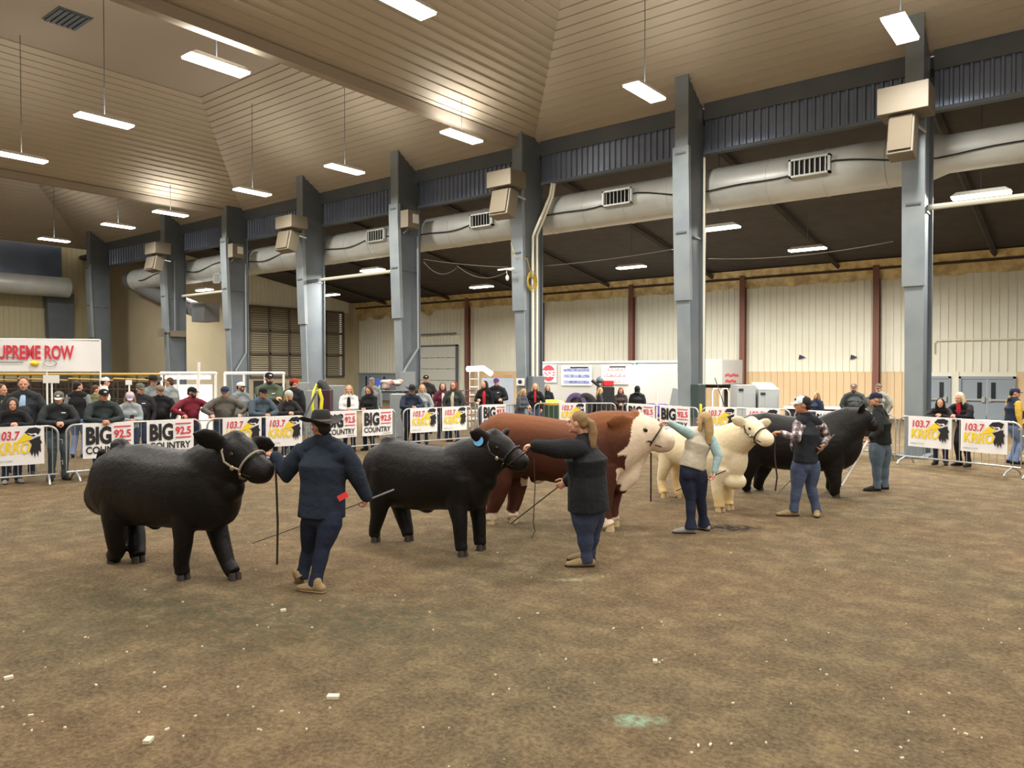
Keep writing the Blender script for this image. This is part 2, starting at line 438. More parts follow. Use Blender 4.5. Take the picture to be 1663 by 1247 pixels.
ncol = 5; nrow = 3; wy = (yb-ya)/ncol; wz = (lz1-lz0)/nrow
for i in range(ncol+1): mb.box2((XC-0.05, ya+i*wy-0.07, lz0), (XC+0.10, ya+i*wy+0.07, lz1))
for i in range(nrow+1): mb.box2((XC-0.05, ya, lz0+i*wz-0.07), (XC+0.10, yb, lz0+i*wz+0.07))
w = struct(mb.build('window_1', M_lf))
mb = MB(); nl = 33
for k in range(nl):
    z = lz0+(lz1-lz0)*(k+0.5)/nl
    mb.box(((XC-0.02), (ya+yb)/2, z), (0.012, yb-ya, 0.115), M=Matrix.Rotation(math.radians(-28), 3, 'Y'))
mb.build('louvre', M_louv, w)
# corner post
mb = MB(); mb.box2((XC, YW-0.55, 0), (XC+0.5, YW, 7)); struct(mb.build('trim_3', M_smooth))

# far end wall behind the arena's left end
XE = -53.0
ribbed('wall_end', -22, 23.3, 1.6, 10.5, XE, mat('end_wall_steel', (196,186,152), 0.6), axis='y')
mb = MB(); mb.box2((XE-0.1, -22, 0), (XE+0.02, 23.3, 1.6)); struct(mb.build('wall_end_base', M_smooth))
mb = MB(); mb.box2((XE, 23.2, 0), (XC-0.1, 23.35, 10.5)); struct(mb.build('wall_return', M_smooth))
# dark tapered column standing in front of the end wall
y0, y1 = PX(72, 500, XE+0.4).y, PX(116, 500, XE+0.4).y
mb = MB(); mb.prism([(y0+0.25, 0), (y1-0.25, 0), (y1, 7.0), (y0, 7.0)], 0.5, M=rotz(math.pi/2), origin=(XE+0.6, 0, 0))
tag(mb.build('steel_column', M_coldark), 'dark tapered steel column against the end wall above the white banner', 'column')

# ---- ceiling: hipped panels between deep frames, 18 m bays
HB = 9.91; RISE = 3.25; INS = 5.0
def hip(x0, x1, y0, y1, k):
    a = INS; zt = HB+RISE; mb = MB()
    P = [(x0,y0,HB),(x1,y0,HB),(x1,y1,HB),(x0,y1,HB)]; Q = [(x0+a,y0+a,zt),(x1-a,y0+a,zt),(x1-a,y1-a,zt),(x0+a,y1-a,zt)]
    def slope(p0, p1, q1, q0, m):
        p0, p1, q1, q0 = [Vector(q) for q in (p0, p1, q1, q0)]
        L = 5.96; n = int(L/0.27); nn = (p1-p0).cross(q0-p0).normalized()
        if nn.z > 0: nn = -nn
        prof = []
        for i in range(n): prof += [(i/n, 0), ((i+0.72)/n, 0), ((i+0.78)/n, 0.035), ((i+0.94)/n, 0.035)]
        prof.append((1, 0)); mb.cur = m
        vs = []
        for t, d in prof: vs += [p0.lerp(q0, t)+nn*d, p1.lerp(q1, t)+nn*d]
        mb._add(vs, [(2*i, 2*i+1, 2*i+3, 2*i+2) for i in range(len(prof)-1)])
    slope(P[0],P[1],Q[1],Q[0],0); slope(P[2],P[3],Q[3],Q[2],0); slope(P[1],P[2],Q[2],Q[1],1); slope(P[3],P[0],Q[0],Q[3],1)
    mb.cur = 2; mb.quad(Q[0],Q[1],Q[2],Q[3])
    o = mb.build('ceiling', [M_roofX, M_roofY, M_roofP], recalc=False); struct(o); return o
YF = 21.3
xs = [CX[2+2]+0.1 - 18.03*k for k in (-2, -1, 0, 1, 2)]   # C2 and its neighbours three bays away
for i in range(4):
    for j in range(3):
        hip(xs[i+1], xs[i], YF-18*(j+1), YF-18*j, 0)
# frames along the base edges
for i, x in enumerate(xs[1:4]):
    mb = MB(); mb.box2((x-0.14, YF-45, HB-0.26), (x+0.14, YF-0.9, HB+0.02))
    struct(mb.build('trim_%d' % (10+i), M_roofP))
for j in (1, 2):
    mb = MB(); mb.box2((-53, YF-18*j-0.14, HB-0.26), (14, YF-18*j+0.14, HB+0.02)); struct(mb.build('trim_%d' % (20+j), M_roofP))
# roof plate vent
c = PX(110, 32, -42); 
pz = HB+RISE-0.05; cpt = G(110, 32, pz)
mb = MB()
for k in range(6): mb.box((cpt.x, cpt.y-0.4+k*0.16, pz), (1.2, 0.10, 0.06))
mb.box((cpt.x, cpt.y, pz+0.04), (1.3, 1.0, 0.03))
tag(mb.build('ceiling_vent', M_coldark), 'dark square vent in the raised ceiling panel, top left', 'vent')

# ---- fascia of blue corrugated steel, one per bay
FB, FT = 8.60, 9.93
edges = CX + [-49.2]
for i in range(len(edges)-1):
    xl, xr = edges[i+1]+0.5, edges[i]
    mb = MB(); n = 26; st = (xr-xl)/n; pr = []
    for k in range(n): a = xl+k*st; pr += [(a, 0.05), (a+st*0.5, 0.05), (a+st*0.62, 0), (a+st*0.88, 0)]
    pr.append((xr, 0.05)); vs = []
    for (u, d) in pr:
        for z in (FB, FT+0.1): vs.append((u, YF-0.1+d, z))
    mb._add(vs, [(2*k, 2*k+2, 2*k+3, 2*k+1) for k in range(len(pr)-1)])
    mb.cur = 1; mb.box2((xl, YF-0.12, FB-0.09), (xr, YF+0.1, FB)); mb.box2((xl, YF-0.14, FT-0.42), (xr, YF-0.09, FT+0.08))
    struct(mb.build('trim_%d' % (30+i), [M_blue, M_coldark], recalc=False))
mb = MB(); mb.box2((XE, -22, 6.9), (XE+0.6, 20, 9.95)); struct(mb.build('trim_50', M_blue))
# aisle ceiling, sloping down to the back wall
mb = MB(); mb._add([(-54, YF+0.0, 9.4), (14, YF, 9.4), (14, YW+0.2, 6.92), (-54, YW+0.2, 6.92), (-54, YF, 9.6), (14, YF, 9.6), (14, YW+0.2, 7.1), (-54, YW+0.2, 7.1)],
    [(0,1,2,3), (7,6,5,4), (0,4,5,1), (1,5,6,2), (2,6,7,3), (3,7,4,0)])
struct(mb.build('ceiling_aisle', M_dark))
for i, x in enumerate(CX[2:]):
    mb = MB(); mb.tube([(x+0.25, YF+0.4, 9.2), (x+0.25, YW-0.3, 6.8)], 0.11, n=4); struct(mb.build('trim_%d' % (60+i), M_dark))

# ---- steel columns
def column(i, x, label, y=D, box=True):
    r = empty('steel_column', (x+0.25, y, 0), 0, label, 'column', 'row of blue-grey steel columns')
    zt = 10.75; sh = 0.30
    # back flange, tapered web with a haunch, front flange
    mb = MB(); mb.box2((x+0.02, y+1.12, 0), (x+0.48, y+1.16, 9.9)); mb.build('back_flange', M_coldark, r)
    mb = MB(); mb.prism([(y+sh, 0), (y+1.14, 0), (y+1.14, 9.9), (y, zt), (y, 8.0)], 0.05, M=Matrix(((0,1,0),(1,0,0),(0,0,1))), origin=(x+0.25, 0, 0)); mb.build('web', M_coldark, r)
    mb = MB(); mb.prism([(y+sh-0.02, 0), (y+sh+0.03, 0), (y+0.03, 8.0), (y+0.03, zt), (y-0.02, zt), (y-0.02, 8.0)], 0.40, M=Matrix(((0,1,0),(1,0,0),(0,0,1))), origin=(x+0.25, 0, 0)); mb.build('front_flange', M_col, r)
    # boxed cladding on the upper flange, with its seam line
    z0, z1 = 4.15, 8.55
    f = lambda z: y + sh*(1-min(z, 8.0)/8.0) - 0.03
    mb = MB(); mb.prism([(f(z0)-0.05, z0), (f(z0)+0.10, z0), (f(8)+0.10, 8.0), (f(8)+0.10, z1), (f(8)-0.05, z1), (f(8)-0.05, 8.0)], 0.50, M=Matrix(((0,1,0),(1,0,0),(0,0,1))), origin=(x+0.25, 0, 0))
    cl = mb.build('cladding', M_col, r)
    mb = MB()
    for zz in (6.1, 8.35): mb.box((x+0.25, f(zz)-0.07, zz), (0.32, 0.03, 0.05))
    mb.build('seam_strip', M_coldark, cl)
    # closing plates of the boxed web either side
    mb = MB(); mb.prism([(y+sh+0.05, 0), (y+1.12, 0), (y+1.12, 9.9), (y+0.05, zt-0.1), (y+0.05, 8.0)], 0.30, M=Matrix(((0,1,0),(1,0,0),(0,0,1))), origin=(x+0.25, 0, 0)); mb.build('web_cover', M_coldark, r)
    mb = MB(); mb.box((x+0.25, y+0.66, 0.03), (0.7, 1.3, 0.06)); mb.build('base_plate', M_coldark, r)
    mb = MB(); mb.box((x+0.25, y+0.62, 6.02), (0.36, 1.0, 0.05)); mb.build('stiffener', M_coldark, r)
    return r
labels = ['rightmost blue-grey steel column, largest in view, with a loudspeaker near its top',
 'blue-grey steel column in front of the white trailer end, second from the right',
 'blue-grey column carrying a coiled yellow cord and a small white sign',
 'blue-grey column with a small tan box and a handle-shaped conduit at its foot',
 'blue-grey column with a tan loudspeaker, right of the louvred opening',
 'blue-grey column with a small tan box, left of the louvred opening',
 'blue-grey column with a tan loudspeaker near the round end of the duct']
COLS = []
for i, x in enumerate(CX[2:]): COLS.append(column(i, x, labels[i]))
r = column(9, -49.2, 'wide blue-grey corner column at the far left end of the row')

# ---- round air duct with seams, registers and cable
YD = 22.06
def ductpt(px, py=400): return PY(px, py, YD).x
xa = -46.6; xb = CX[2]+0.3
dr = empty('air_duct', (xa, YD, 7.65), 0, 'long round galvanised air duct hung behind the row of columns', 'duct')
mb = MB(); mb.tube([(xa, YD, 7.62), (xb, YD, 7.62)], 0.64, n=40); mb.build('duct_pipe', M_duct, dr, smooth=True)
mb = MB(); mb.tube([(xb-0.1, YD, 7.62), (xb+0.4, YD, 7.62), (13.5, YD, 7.62)], [0.64, 0.48, 0.48], n=40); mb.build('narrow_pipe', M_duct, dr, smooth=True)
x = xa
while x < xb: mb = MB(); mb.tube([(x, YD, 7.62), (x+0.05, YD, 7.62)], 0.652, n=40); mb.build('seam_ring', M_duct, dr, smooth=True); x += 1.55
for (a, b, y) in ((1283, 1350, 271), (981, 1029, 321), (766, 802, 358), (598, 628, 383), (350, 362, 452)):
    c0 = PY(a, y, YD-0.64); c1 = PY(b, y, YD-0.64); zc = (c0.z+c1.z)/2; w = c1.x-c0.x
    mb = MB(); mb.box2((c0.x, YD-0.78, zc+0.2), (c1.x, YD-0.5, zc+0.25)); mb.box2((c0.x, YD-0.78, zc-0.25), (c1.x, YD-0.5, zc-0.2)); mb.box2((c0.x, YD-0.78, zc-0.25), (c0.x+0.06, YD-0.5, zc+0.25)); mb.box2((c1.x-0.06, YD-0.78, zc-0.25), (c1.x, YD-0.5, zc+0.25))
    mb.cur = 1; mb.box2((c0.x, YD-0.68, zc-0.2), (c1.x, YD-0.64, zc+0.2))
    mb.cur = 0
    for k in range(1, 8): mb.box(((c0.x+w*k/8), YD-0.72, zc), (0.02, 0.10, 0.4), M=rotz(0.5))
    mb.build('air_register', [M_duct, M_black], dr)
mb = MB(); pts = []
x = xa+1.5
while x < 13: t = (x % 6.01)/6.01; pts.append((x, YD-0.67 if x < xb else YD-0.5, 7.62+0.12-0.28*math.sin(t*math.pi)+ (0.05*math.sin(x*2)))); x += 0.4
mb.tube(pts, 0.022, n=5); mb.build('cable', M_black, dr)
# duct of the end wall and the drop that turns into the aisle
mb = MB(); mb.tube([(XE+1.6, -22, 7.3), (XE+1.6, 20.0, 7.3)], 0.62, n=32)
tag(mb.build('air_duct', M_duct, smooth=True), 'short run of round duct along the far left end wall', 'duct')
a = PX(215, 462, XC+0.8); 
mb = MB(); mb.tube([PY(214, 455, 22.35), PY(262, 480, 22.3), PY(316, 502, 22.25)], [0.6, 0.5, 0.42], n=20)
q = PY(334, 508, 22.25); mb.box((q.x, q.y, q.z), (1.3, 0.9, 1.0))
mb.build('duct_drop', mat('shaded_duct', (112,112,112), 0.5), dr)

# ---- loudspeakers under tan boxes, on columns
def box_between(mb, x0, y0, x1, y1, Y, dep, lean=0.0):
    a = PY(x0, (y0+y1)/2, Y); b = PY(x1, (y0+y1)/2, Y); t = PY((x0+x1)/2, y0, Y).z; u = PY((x0+x1)/2, y1, Y).z
    c = Vector(((a.x+b.x)/2, Y+dep/2, (t+u)/2)); M = Matrix.Rotation(lean, 3, 'X')
    mb.box(c, (abs(b.x-a.x), dep, t-u), M=M); return c, abs(b.x-a.x), t-u
sp = [((1424,136,1508,180), (1441,184,1484,254), 'rightmost, largest-looking tan loudspeaker hung under a cabinet on the right-hand column'),
      ((790,276,829,302), (796,307,826,352), 'tan loudspeaker under a cabinet on the column with the yellow cord'),
      ((447,350,473,370), (449,375,470,408), 'tan loudspeaker under a cabinet on the column beside the louvred opening'),
      ((235,394,252,412), (236,417,252,440), 'smallest-looking tan loudspeaker, by the round end of the duct')]
for k, (b1, b2, lb) in enumerate(sp):
    ctr = PY((b1[0]+b1[2])/2, b1[3], D-0.75); r = empty('loudspeaker', ctr, 0, lb, 'loudspeaker', 'tan loudspeakers on the columns')
    mb = MB(); c, w, h = box_between(mb, *b1, D-0.98, 0.84); mb.build('cabinet', M_box, r, bevel=0.01)
    mb = MB(); mb.box((c.x+w/2-0.15, D-0.96, c.z+h/2-0.2), (0.14, 0.012, 0.16)); mb.build('sticker', M_white, r)
    mb = MB(); c2, w2, h2 = box_between(mb, *b2, D-0.88, 0.46, lean=-0.22); s_ = mb.build('speaker_box', M_box, r, bevel=0.015)
    mb = MB(); mb.box(c2+Vector((0, -0.27, 0.06)), (w2*0.86, 0.012, h2*0.86), M=Matrix.Rotation(-0.22, 3, 'X')); mb.build('grille', mat('speaker_cloth', (112,103,86), 0.9), s_)
    mb = MB()
    for sx in (-0.3, 0.3): mb.tube([(c2.x+sx*w2, D-0.62, c.z-h/2), (c2.x+sx*w2, D-0.66, c2.z+h2/2-0.05)], 0.03, n=6)
    mb.tube([(c2.x+w2*0.45, D-0.4, c2.z+h2*0.3), (c2.x+w2*0.5+0.1, D-0.1, c2.z+h2*0.2)], 0.035, n=6)
    mb.build('bracket', M_steel, r)
for k, (px, py) in enumerate(((672, 361), (394, 410))):
    i = (3, 5)[k]; x = CX[2+i]+0.4; z = PY(px, py, D+0.7).z; yc = D+0.62
    # stands proud of the web, facing along the row
    cx = x+0.42; c = Vector((cx, yc-0.35, z))
    r = empty('junction_cabinet', c, 0, ['small tan metal box bracketed to the column right of the far doors', 'small tan metal box bracketed to the column left of the louvres'][k], 'cabinet')
    mb = MB(); mb.box(c, (0.42, 0.62, 0.66)); mb.build('case', M_box, r, bevel=0.01)
    mb = MB(); mb.box(c+Vector((0.215, 0.1, 0.03)), (0.012, 0.3, 0.34)); mb.build('plate', M_white, r)
    mb = MB(); mb.tube([c+Vector((-0.25, -0.1, -0.5)), c+Vector((0.05, -0.1, -0.34))], 0.03, n=6); mb.tube([c+Vector((-0.25, 0.2, -0.5)), c+Vector((0.05, 0.2, -0.34))], 0.03, n=6); mb.build('bracket', M_coldark, r)

# ---- conduits on the columns
def conduit(pts, r, m, label):
    mb = MB(); mb.tube(pts, r, n=8); return tag(mb.build('conduit', m, smooth=True), label, 'conduit')
x = CX[3]+0.52
conduit([(x, D+0.95, 8.4), (x, D+0.95, 0.1)], 0.035, M_wall, 'pale conduit running straight down the column before the white trailer')
x = CX[4]+0.5
conduit([(x+0.5, D+0.98, 8.5), (x+0.42, D+0.98, 8.1), (x, D+0.55, 6.7), (x, D+0.55, 1.9)], 0.05, M_wall, 'left of two bent conduits on the column with the yellow cord')
conduit([(x+0.55, D+1.05, 8.5), (x+0.46, D+1.05, 8.05), (x+0.02, D+0.75, 6.75), (x+0.02, D+0.75, 1.9)], 0.05, M_wall, 'right of two bent conduits on the column with the yellow cord')
mb = MB(); mb.box((x+0.06, D+0.65, 1.5), (0.25, 0.7, 0.85)); tag(mb.build('electrical_panel', M_coldark, bevel=0.01), 'grey electrical panel at head height on the column with two conduits', 'electrical panel')
x = CX[5]+0.52
conduit([(x, D+0.98, 7.4), (x, D+0.98, 3.0), (x, D+0.3, 2.2), (x, D+0.2, 2.0)], 0.045, M_grey, 'grey conduit with a crooked foot on the column right of the far doors')
mb = MB(); mb.box((x+0.06, D+0.35, 1.7), (0.25, 0.6, 0.75)); tag(mb.build('electrical_panel', M_grey, bevel=0.01), 'pale electrical panel on the column beside the man in cowboy hat at the fence', 'electrical panel')
x = CX[7]+0.52
conduit([(x, D+0.98, 7.4), (x, D+0.98, 3.0), (x, D+0.4, 2.1)], 0.04, M_grey, 'grey conduit on the column left of the louvred opening')
x = CX[8]+0.52
conduit([(x, D+0.5, 8.0), (x, D+0.5, 4.2)], 0.035, M_grey, 'thin grey conduit on the column near the round duct end')
mb = MB(); mb.box((x-0.25, D-0.14, 4.15), (0.3, 0.2, 0.42)); tag(mb.build('junction_box', M_box), 'small cream box on the front of the column near the round duct end', 'box')
mb = MB(); mb.box((x+0.08, D+0.62, 4.1), (0.3, 0.75, 0.32)); tag(mb.build('junction_box', M_box), 'cream sign box on the side of the column near the round duct end', 'box')
# coiled yellow cord and a tiny flood light on the C2 column
M_yel = mat('yellow_cord', (188,160,50), 0.5)
x = CX[4]+0.5; c = Vector((x+0.06, D+0.35, PY(860, 455, D).z))
mb = MB()
for k in range(5):
    rr = 0.16+0.03*k; mb.tube([c+Vector((0.02+0.012*k, math.cos(a*math.pi/9)*rr, math.sin(a*math.pi/9)*rr*(1.1+0.1*math.sin(k*2)))) for a in range(18)], 0.014, n=5, closed=True)
mb.tube([c+Vector((0, 0.1, 0.1)), c+Vector((0.0, -0.2, 0.75)), c+Vector((-0.3, -0.45, 0.8)), c+Vector((-0.52, -0.42, 1.3))], 0.014, n=5)
tag(mb.build('extension_cord', M_yel), 'coiled yellow cord hung on a blue-grey column', 'cord')
mb = MB(); c = PY(822, 437, D-0.25); mb.box(c, (0.7, 0.06, 0.05)); mb.box(c+Vector((0,0.15,0)), (0.06, 0.4, 0.05)); mb.ell(c+Vector((0.05,0,-0.3)), (0.06, 0.06, 0.1)); mb.tube([c, c+Vector((0.05,0,-0.25))], 0.01, n=5)
tag(mb.build('hanging_bracket', M_white), 'white cross-arm with a bulb on the column carrying the yellow cord', 'bracket')
# slack wires between columns
def wire(a, b, sag, label, r=0.012):
    mb = MB(); P = []
    for k in range(17):
        t = k/16; p = a.lerp(b, t); p.z -= sag*4*t*(1-t); P.append(p)
    mb.tube(P, r, n=4); tag(mb.build('wire', mat('wire_grey', (120,116,106), 0.6)), label, 'wire', 'wires strung across the aisle')
wire(PY(688, 425, D+1.2), PY(742, 435, D+1.2), 0.35, 'short drooping wire just right of the column with the small tan box')
wire(PY(742, 431, D+1.2), PY(826, 440, D+0.3), 0.35, 'drooping wire reaching the column with the yellow cord')
wire(PY(688, 421, D+1.2), PY(826, 434, D+0.3), 0.05, 'taut wire reaching the column with the yellow cord')
wire(PY(884, 432, D+1.3), PY(1092, 405, D+1.3), 0.05, 'long taut wire right of the column with the yellow cord')
wire(PY(1150, 420, D+1.3), PY(1450, 392, D+1.3), 0.15, 'long wire between the two right-hand columns')
# white crossbars between columns
def bar(p0, p1, lb, r=0.07):
    mb = MB(); mb.tube([p0, p1], r, n=8); tag(mb.build('crossbar', M_wall, smooth=True), lb, 'crossbar', 'pale pipes bracing the columns')
zb = PY(637, 440, D+0.9).z
bar(Vector((CX[6]+0.5, D+0.95, zb)), Vector((CX[5], D+0.95, zb)), 'pale horizontal pipe bracing the fourth and fifth columns from the right')
bar(Vector((CX[8]+0.5, D+0.95, zb)), Vector((CX[7], D+0.95, zb)), 'pale horizontal pipe in the left end bay under the duct')
bar(Vector((CX[2]+0.4, D+0.95, zb)), Vector((CX[2]+6.4, D+0.95, zb)), 'pale horizontal pipe at the right edge beside the lamp')

# ---- hanging lamps
def roof_z(x, y):
    k = (YF-y) % 18.0; a = min(k, 18.0-k)
    u = (xs[2]-x) % 18.03; b = min(u, 18.03-u)
    return HB+RISE*min(1.0, min(a, b)/INS)
def lamp(p, power, label, length=1.45, up=None, ax='y', group='lamps over the show ring', aisle=False):
    if up is None: up = roof_z(p.x, p.y)-p.z+0.02
    r = empty('hanging_lamp', p, 0, label, 'lamp', group)
    sx, sy = (0.42, length) if ax == 'y' else (length, 0.36)
    mb = MB(); mb.box(p+Vector((0,0,0.07)), (sx+0.04, sy+0.04, 0.10), taper=0.8); mb.build('housing', M_white, r)
    mb = MB(); mb.box(p, (sx, sy, 0.06)); mb.build('diffuser', M_lamp, r)
    mb = MB(); mb.tube([p+Vector((0,0,0.1)), p+Vector((0,0,up))], 0.012, n=4); mb.build('hanger', M_coldark, r)
    area_light((p.x, p.y, p.z-0.05), power, sx, sy)
    if not aisle: u = area_light((p.x, p.y, p.z+0.14), power*0.11, sx, sy); u.rotation_euler = (math.pi, 0, 0)  # upward light added above the housing to brighten the ceiling
    return r
ZL = 9.15
main = [(1462,47,'over the right-hand column'), (1047,150,'left of the second column from the right'), (750,222,'left of the column with the yellow cord'), (560,275,'over the fifth column from the right'), (410,312,'over the sixth column from the right'), (277,347,'over the louvred opening side'), (192,367,'near the far corner column'), (88,390,'lowest in view at the far left'),
        (652,4,'cut by the top edge'), (352,106,'largest in view, left of centre top'), (170,196,'below the ceiling vent'), (35,256,'at the left edge')]
for px, py, t in main:
    lamp(G(px, py, ZL), POWER_MAIN, 'bright hanging lamp in the ring roof, '+t)
SX = 6.01*1.03
def twin(p):
    p = Vector(p); n_ = len([o for o in bpy.data.objects if o.name.startswith('hanging_lamp')])
    area_light(p-Vector((0,0,0.05)), POWER_MAIN, 0.4, 1.4); u = area_light(p+Vector((0,0,0.14)), POWER_MAIN*0.11, 0.4, 1.4); u.rotation_euler = (math.pi, 0, 0)  # the second light points up, added only to brighten the ceiling
p0 = G(1462, 47, ZL); p1 = G(352, 106, ZL)
for k in range(1, 3): twin((p0.x+SX*k, p0.y, ZL))
for k in range(2, 6): twin((p1.x+SX*k*0.97, p1.y, ZL))
for k in range(-3, 6): twin((p1.x+SX*k, p1.y-8.0, ZL))
for k in range(-3, 6, 2): twin((p1.x+SX*k, p1.y-16.0, ZL))
for px, py, Y, t in ((1593,317,22.9,'beside the right-hand column'), (1167,371,22.9,'just right of the second column'), (605,439,22.9,'on the pale pipe between two columns'), (332,471,22.9,'small, in the left end bay'),
                 (1311,405,29,'middle of the right bay'), (1025,434,29,'left of the second column'), (782,466,29,'above the white roll-up door'), (537,479,29,'small, beside the louvres')):
    p = PY(px, py, Y); lamp(p, POWER_AISLE*(0.35 if px in (332, 537) else 1.0), 'bright lamp under the dark aisle roof, '+t, length=1.3, up=(9.4-(Y-YF)*0.164)-p.z, ax='x', group='lamps in the side aisle', aisle=True)
# ================================================================ CATTLE
M_coat_black = mat('black_coat', (14,12,11), 0.46, bump=(60, 0.5, 0.010), var=(3.0, 0.5, (28,22,19)), spec=0.22)
M_coat = mat('coat', (255,255,255), 0.7, bump=(60, 0.5, 0.010), attr='Col', spec=0.2)
M_hoof_dark = mat('dark_hoof', (52,46,40), 0.5); M_hoof_pale = mat('pale_hoof', (190,168,128), 0.55)
M_eye = mat('eye', (30,20,16), 0.2); M_nose_black = mat('black_nose', (20,18,18), 0.3); M_nose_pink = mat('pink_nose', (206,150,140), 0.4)
M_leather = mat('leather', (48,34,26), 0.5); M_chain = mat('chain', (196,186,160), 0.28, metal=0.9)

def cattle(name_label, axis, prof, legs, head, color=None, coat=None, pale=False, tail=None, tagc=None, nose=None, halter_m=None, extra=None, ears=None, neck=None, wf=1.0):
    """axis: two ground pixels (rear, front) the body's mid plane stands over; prof: (x, ytop, ybot, halfwidth m)
       legs: list of (lateral sign, [(x, y, radius px)...]) top to hoof; hoof pixel y is ground contact"""
    A, B = G(*axis[0]), G(*axis[1]); fw = (B-A).normalized(); left = Vector((-fw.y, fw.x, 0)); nrm = left
    def pl(x, y, off=0.0):       # pixel onto the mid plane shifted sideways (towards animal's left)
        d = ray(x, y); o = A + left*off; t = (o-EYEV).dot(left)/d.dot(left); return EYEV + d*t
    def spx(p): return FPX/max(0.1, zdepth(p))
    mb = MB()
    # trunk
    C = []; RZ = []; RW = []
    for x, yt, yb, w in prof:
        a, b = pl(x, yt), pl(x, yb); C.append((a+b)/2); RZ.append((a-b).length/2); RW.append(w*wf)
    mb.tube(C, RZ, n=28, ry=RW, side=(0,0,1), dome=True)
    # upper half made squarer: a second, flatter loft for loin and back
    C2 = [c+Vector((0,0,r*0.30)) for c, r in zip(C, RZ)]
    mb.tube(C2[1:-1], [r*0.66 for r in RZ[1:-1]], n=24, ry=[w*0.92 for w in RW[1:-1]], side=(0,0,1), dome=True)
    # legs
    hooves = []
    for sgn, wtop, ch in legs:
        hx, hy, hr = ch[-1]; hp = G(hx, hy); off = (hp-A).dot(left); P = []; R = []
        n = len(ch)-1
        for i, (x, y, r) in enumerate(ch):
            t = i/n; o = wtop*sgn*(1-t)+off*t; p = pl(x, y, o); P.append(p); R.append(r/spx(p))
        P[-1] = Vector((P[-1].x, P[-1].y, 0.06))
        RY = [r*(0.72 if i < 2 else 0.92) for i, r in enumerate(R)]
        up0 = P[0] + Vector((0,0,R[0]*1.25)) - left*(sgn*wtop*0.55); P[0] = P[0] - left*(sgn*wtop*0.22)
        mb.tube([up0]+P, [R[0]*0.7]+R, n=16, ry=[R[0]*0.3]+RY, side=fw, dome='start')
        hooves.append((P[-1], R[-1]))
    # neck
    if neck:
        P = []; R = []; RYn = []
        for x, y, r, o in neck: p = pl(x, y, o); P.append(p); R.append(r/spx(p)); RYn.append(r/spx(p)*0.72)
        mb.tube(P, R, n=22, ry=RYn, side=(0,0,1), dome=True)
    # head: poll -> muzzle, built as a wedge
    poll = pl(*head['poll']); muz = pl(*head['muzzle']); hd = (muz-poll); hl = hd.length; hx = hd.normalized()
    upv = Vector((0,0,1)) if 'up' not in head else Vector(head['up'])
    HF = frame(hx, upv); sd = HF.col[1]; hu = HF.col[2]; s = head.get('size', 1.0)
    def H(f, l, u): return poll + hx*(f*hl) + sd*(l*s) + hu*(u*s)
    mb.tube([H(-0.08,0,-0.07), H(0.12,0,-0.09), H(0.36,0,-0.10), H(0.6,0,-0.105), H(0.82,0,-0.10), H(0.99,0,-0.095)],
            [0.10*s, 0.15*s, 0.158*s, 0.134*s, 0.124*s, 0.112*s], n=20, ry=[0.115*s, 0.145*s, 0.135*s, 0.105*s, 0.098*s, 0.108*s], side=hu, dome=True)
    mb.ell(H(0.97,0,-0.085), (0.07*s, 0.112*s, 0.080*s), M=HF); mb.ell(H(0.93,0,-0.165), (0.07*s, 0.085*s, 0.055*s), M=HF)          # muzzle pad
    mb.ell(H(0.24,0,-0.16), (0.16*s, 0.105*s, 0.12*s), M=HF)           # jaw cheeks
    mb.ell(H(0.02,0,0.0), (0.09*s, 0.085*s, 0.07*s), M=HF)             # poll
    mb.tube([H(0.35,0,-0.19), H(0.65,0,-0.175), H(0.9,0,-0.16)], [0.06*s, 0.045*s, 0.04*s], n=10, dome=True)
    for q in (-1, 1): mb.ell(H(0.30, q*0.095, -0.035), (0.05*s, 0.035*s, 0.04*s), M=HF)   # brow
    # ears
    for q in (-1, 1):
        e0 = H(0.06, q*0.08, -0.05); tipv = (ears[q] if ears and q in ears else (-0.22, q*0.27, 0.0))
        e1 = H(0.06, q*0.08, -0.05)+hx*tipv[0]*s+sd*tipv[1]*s+hu*tipv[2]*s
        m = e0.lerp(e1, 0.55)
        mb.tube([e0, e0.lerp(e1, 0.25), m, e0.lerp(e1, 0.85), e1], [0.04*s, 0.075*s, 0.095*s, 0.075*s, 0.03*s], n=12, ry=[0.035*s, 0.032*s, 0.034*s, 0.03*s, 0.02*s], side=hu, dome=True)
    if extra: extra(mb, pl, spx, fw, left)
    root = organic(mb, 'cattle', coat or (M_coat_black if color is None else M_coat), voxel=0.018, smooth=9, color=(lambda co: color(co, pl, A, fw, left, H, hx, poll)) if color else None, displace=0.006)
    tag(root, name_label, 'cow', 'show cattle standing in a line')
    # hooves: two claws each
    for k, (p, r) in enumerate(hooves):
        h = MB()
        for q in (-1, 1):
            c = Vector((p.x, p.y, 0))+left*(q*r*0.42)+fw*(r*0.15)
            h.tube([c, c+Vector((0,0,0.035)), c+Vector((0,0,0.075))], [r*0.62, r*0.56, r*0.46], n=10, ry=[r*0.42, r*0.40, r*0.36], side=fw)
        h.build('hoof', M_hoof_pale if pale else M_hoof_dark, root, smooth=True)
    e = MB()
    for q in (-1, 1): e = MB(); e.ell(H(0.37, q*0.136, -0.055), (0.025*s, 0.014*s, 0.018*s), M=HF, nu=10, nv=7); e.build('eye', M_eye, root, smooth=True)
    e = MB(); e.ell(H(1.08,0,-0.075), (0.045*s, 0.080*s, 0.050*s), M=HF)
    no = e.build('nose', nose or M_nose_black, root, smooth=True)
    e = MB()
    for q in (-1, 1): e.ell(H(1.155, q*0.042, -0.068), (0.014*s, 0.014*s, 0.016*s), M=HF, nu=8, nv=5)
    e.build('nostrils', M_eye, no, smooth=True)
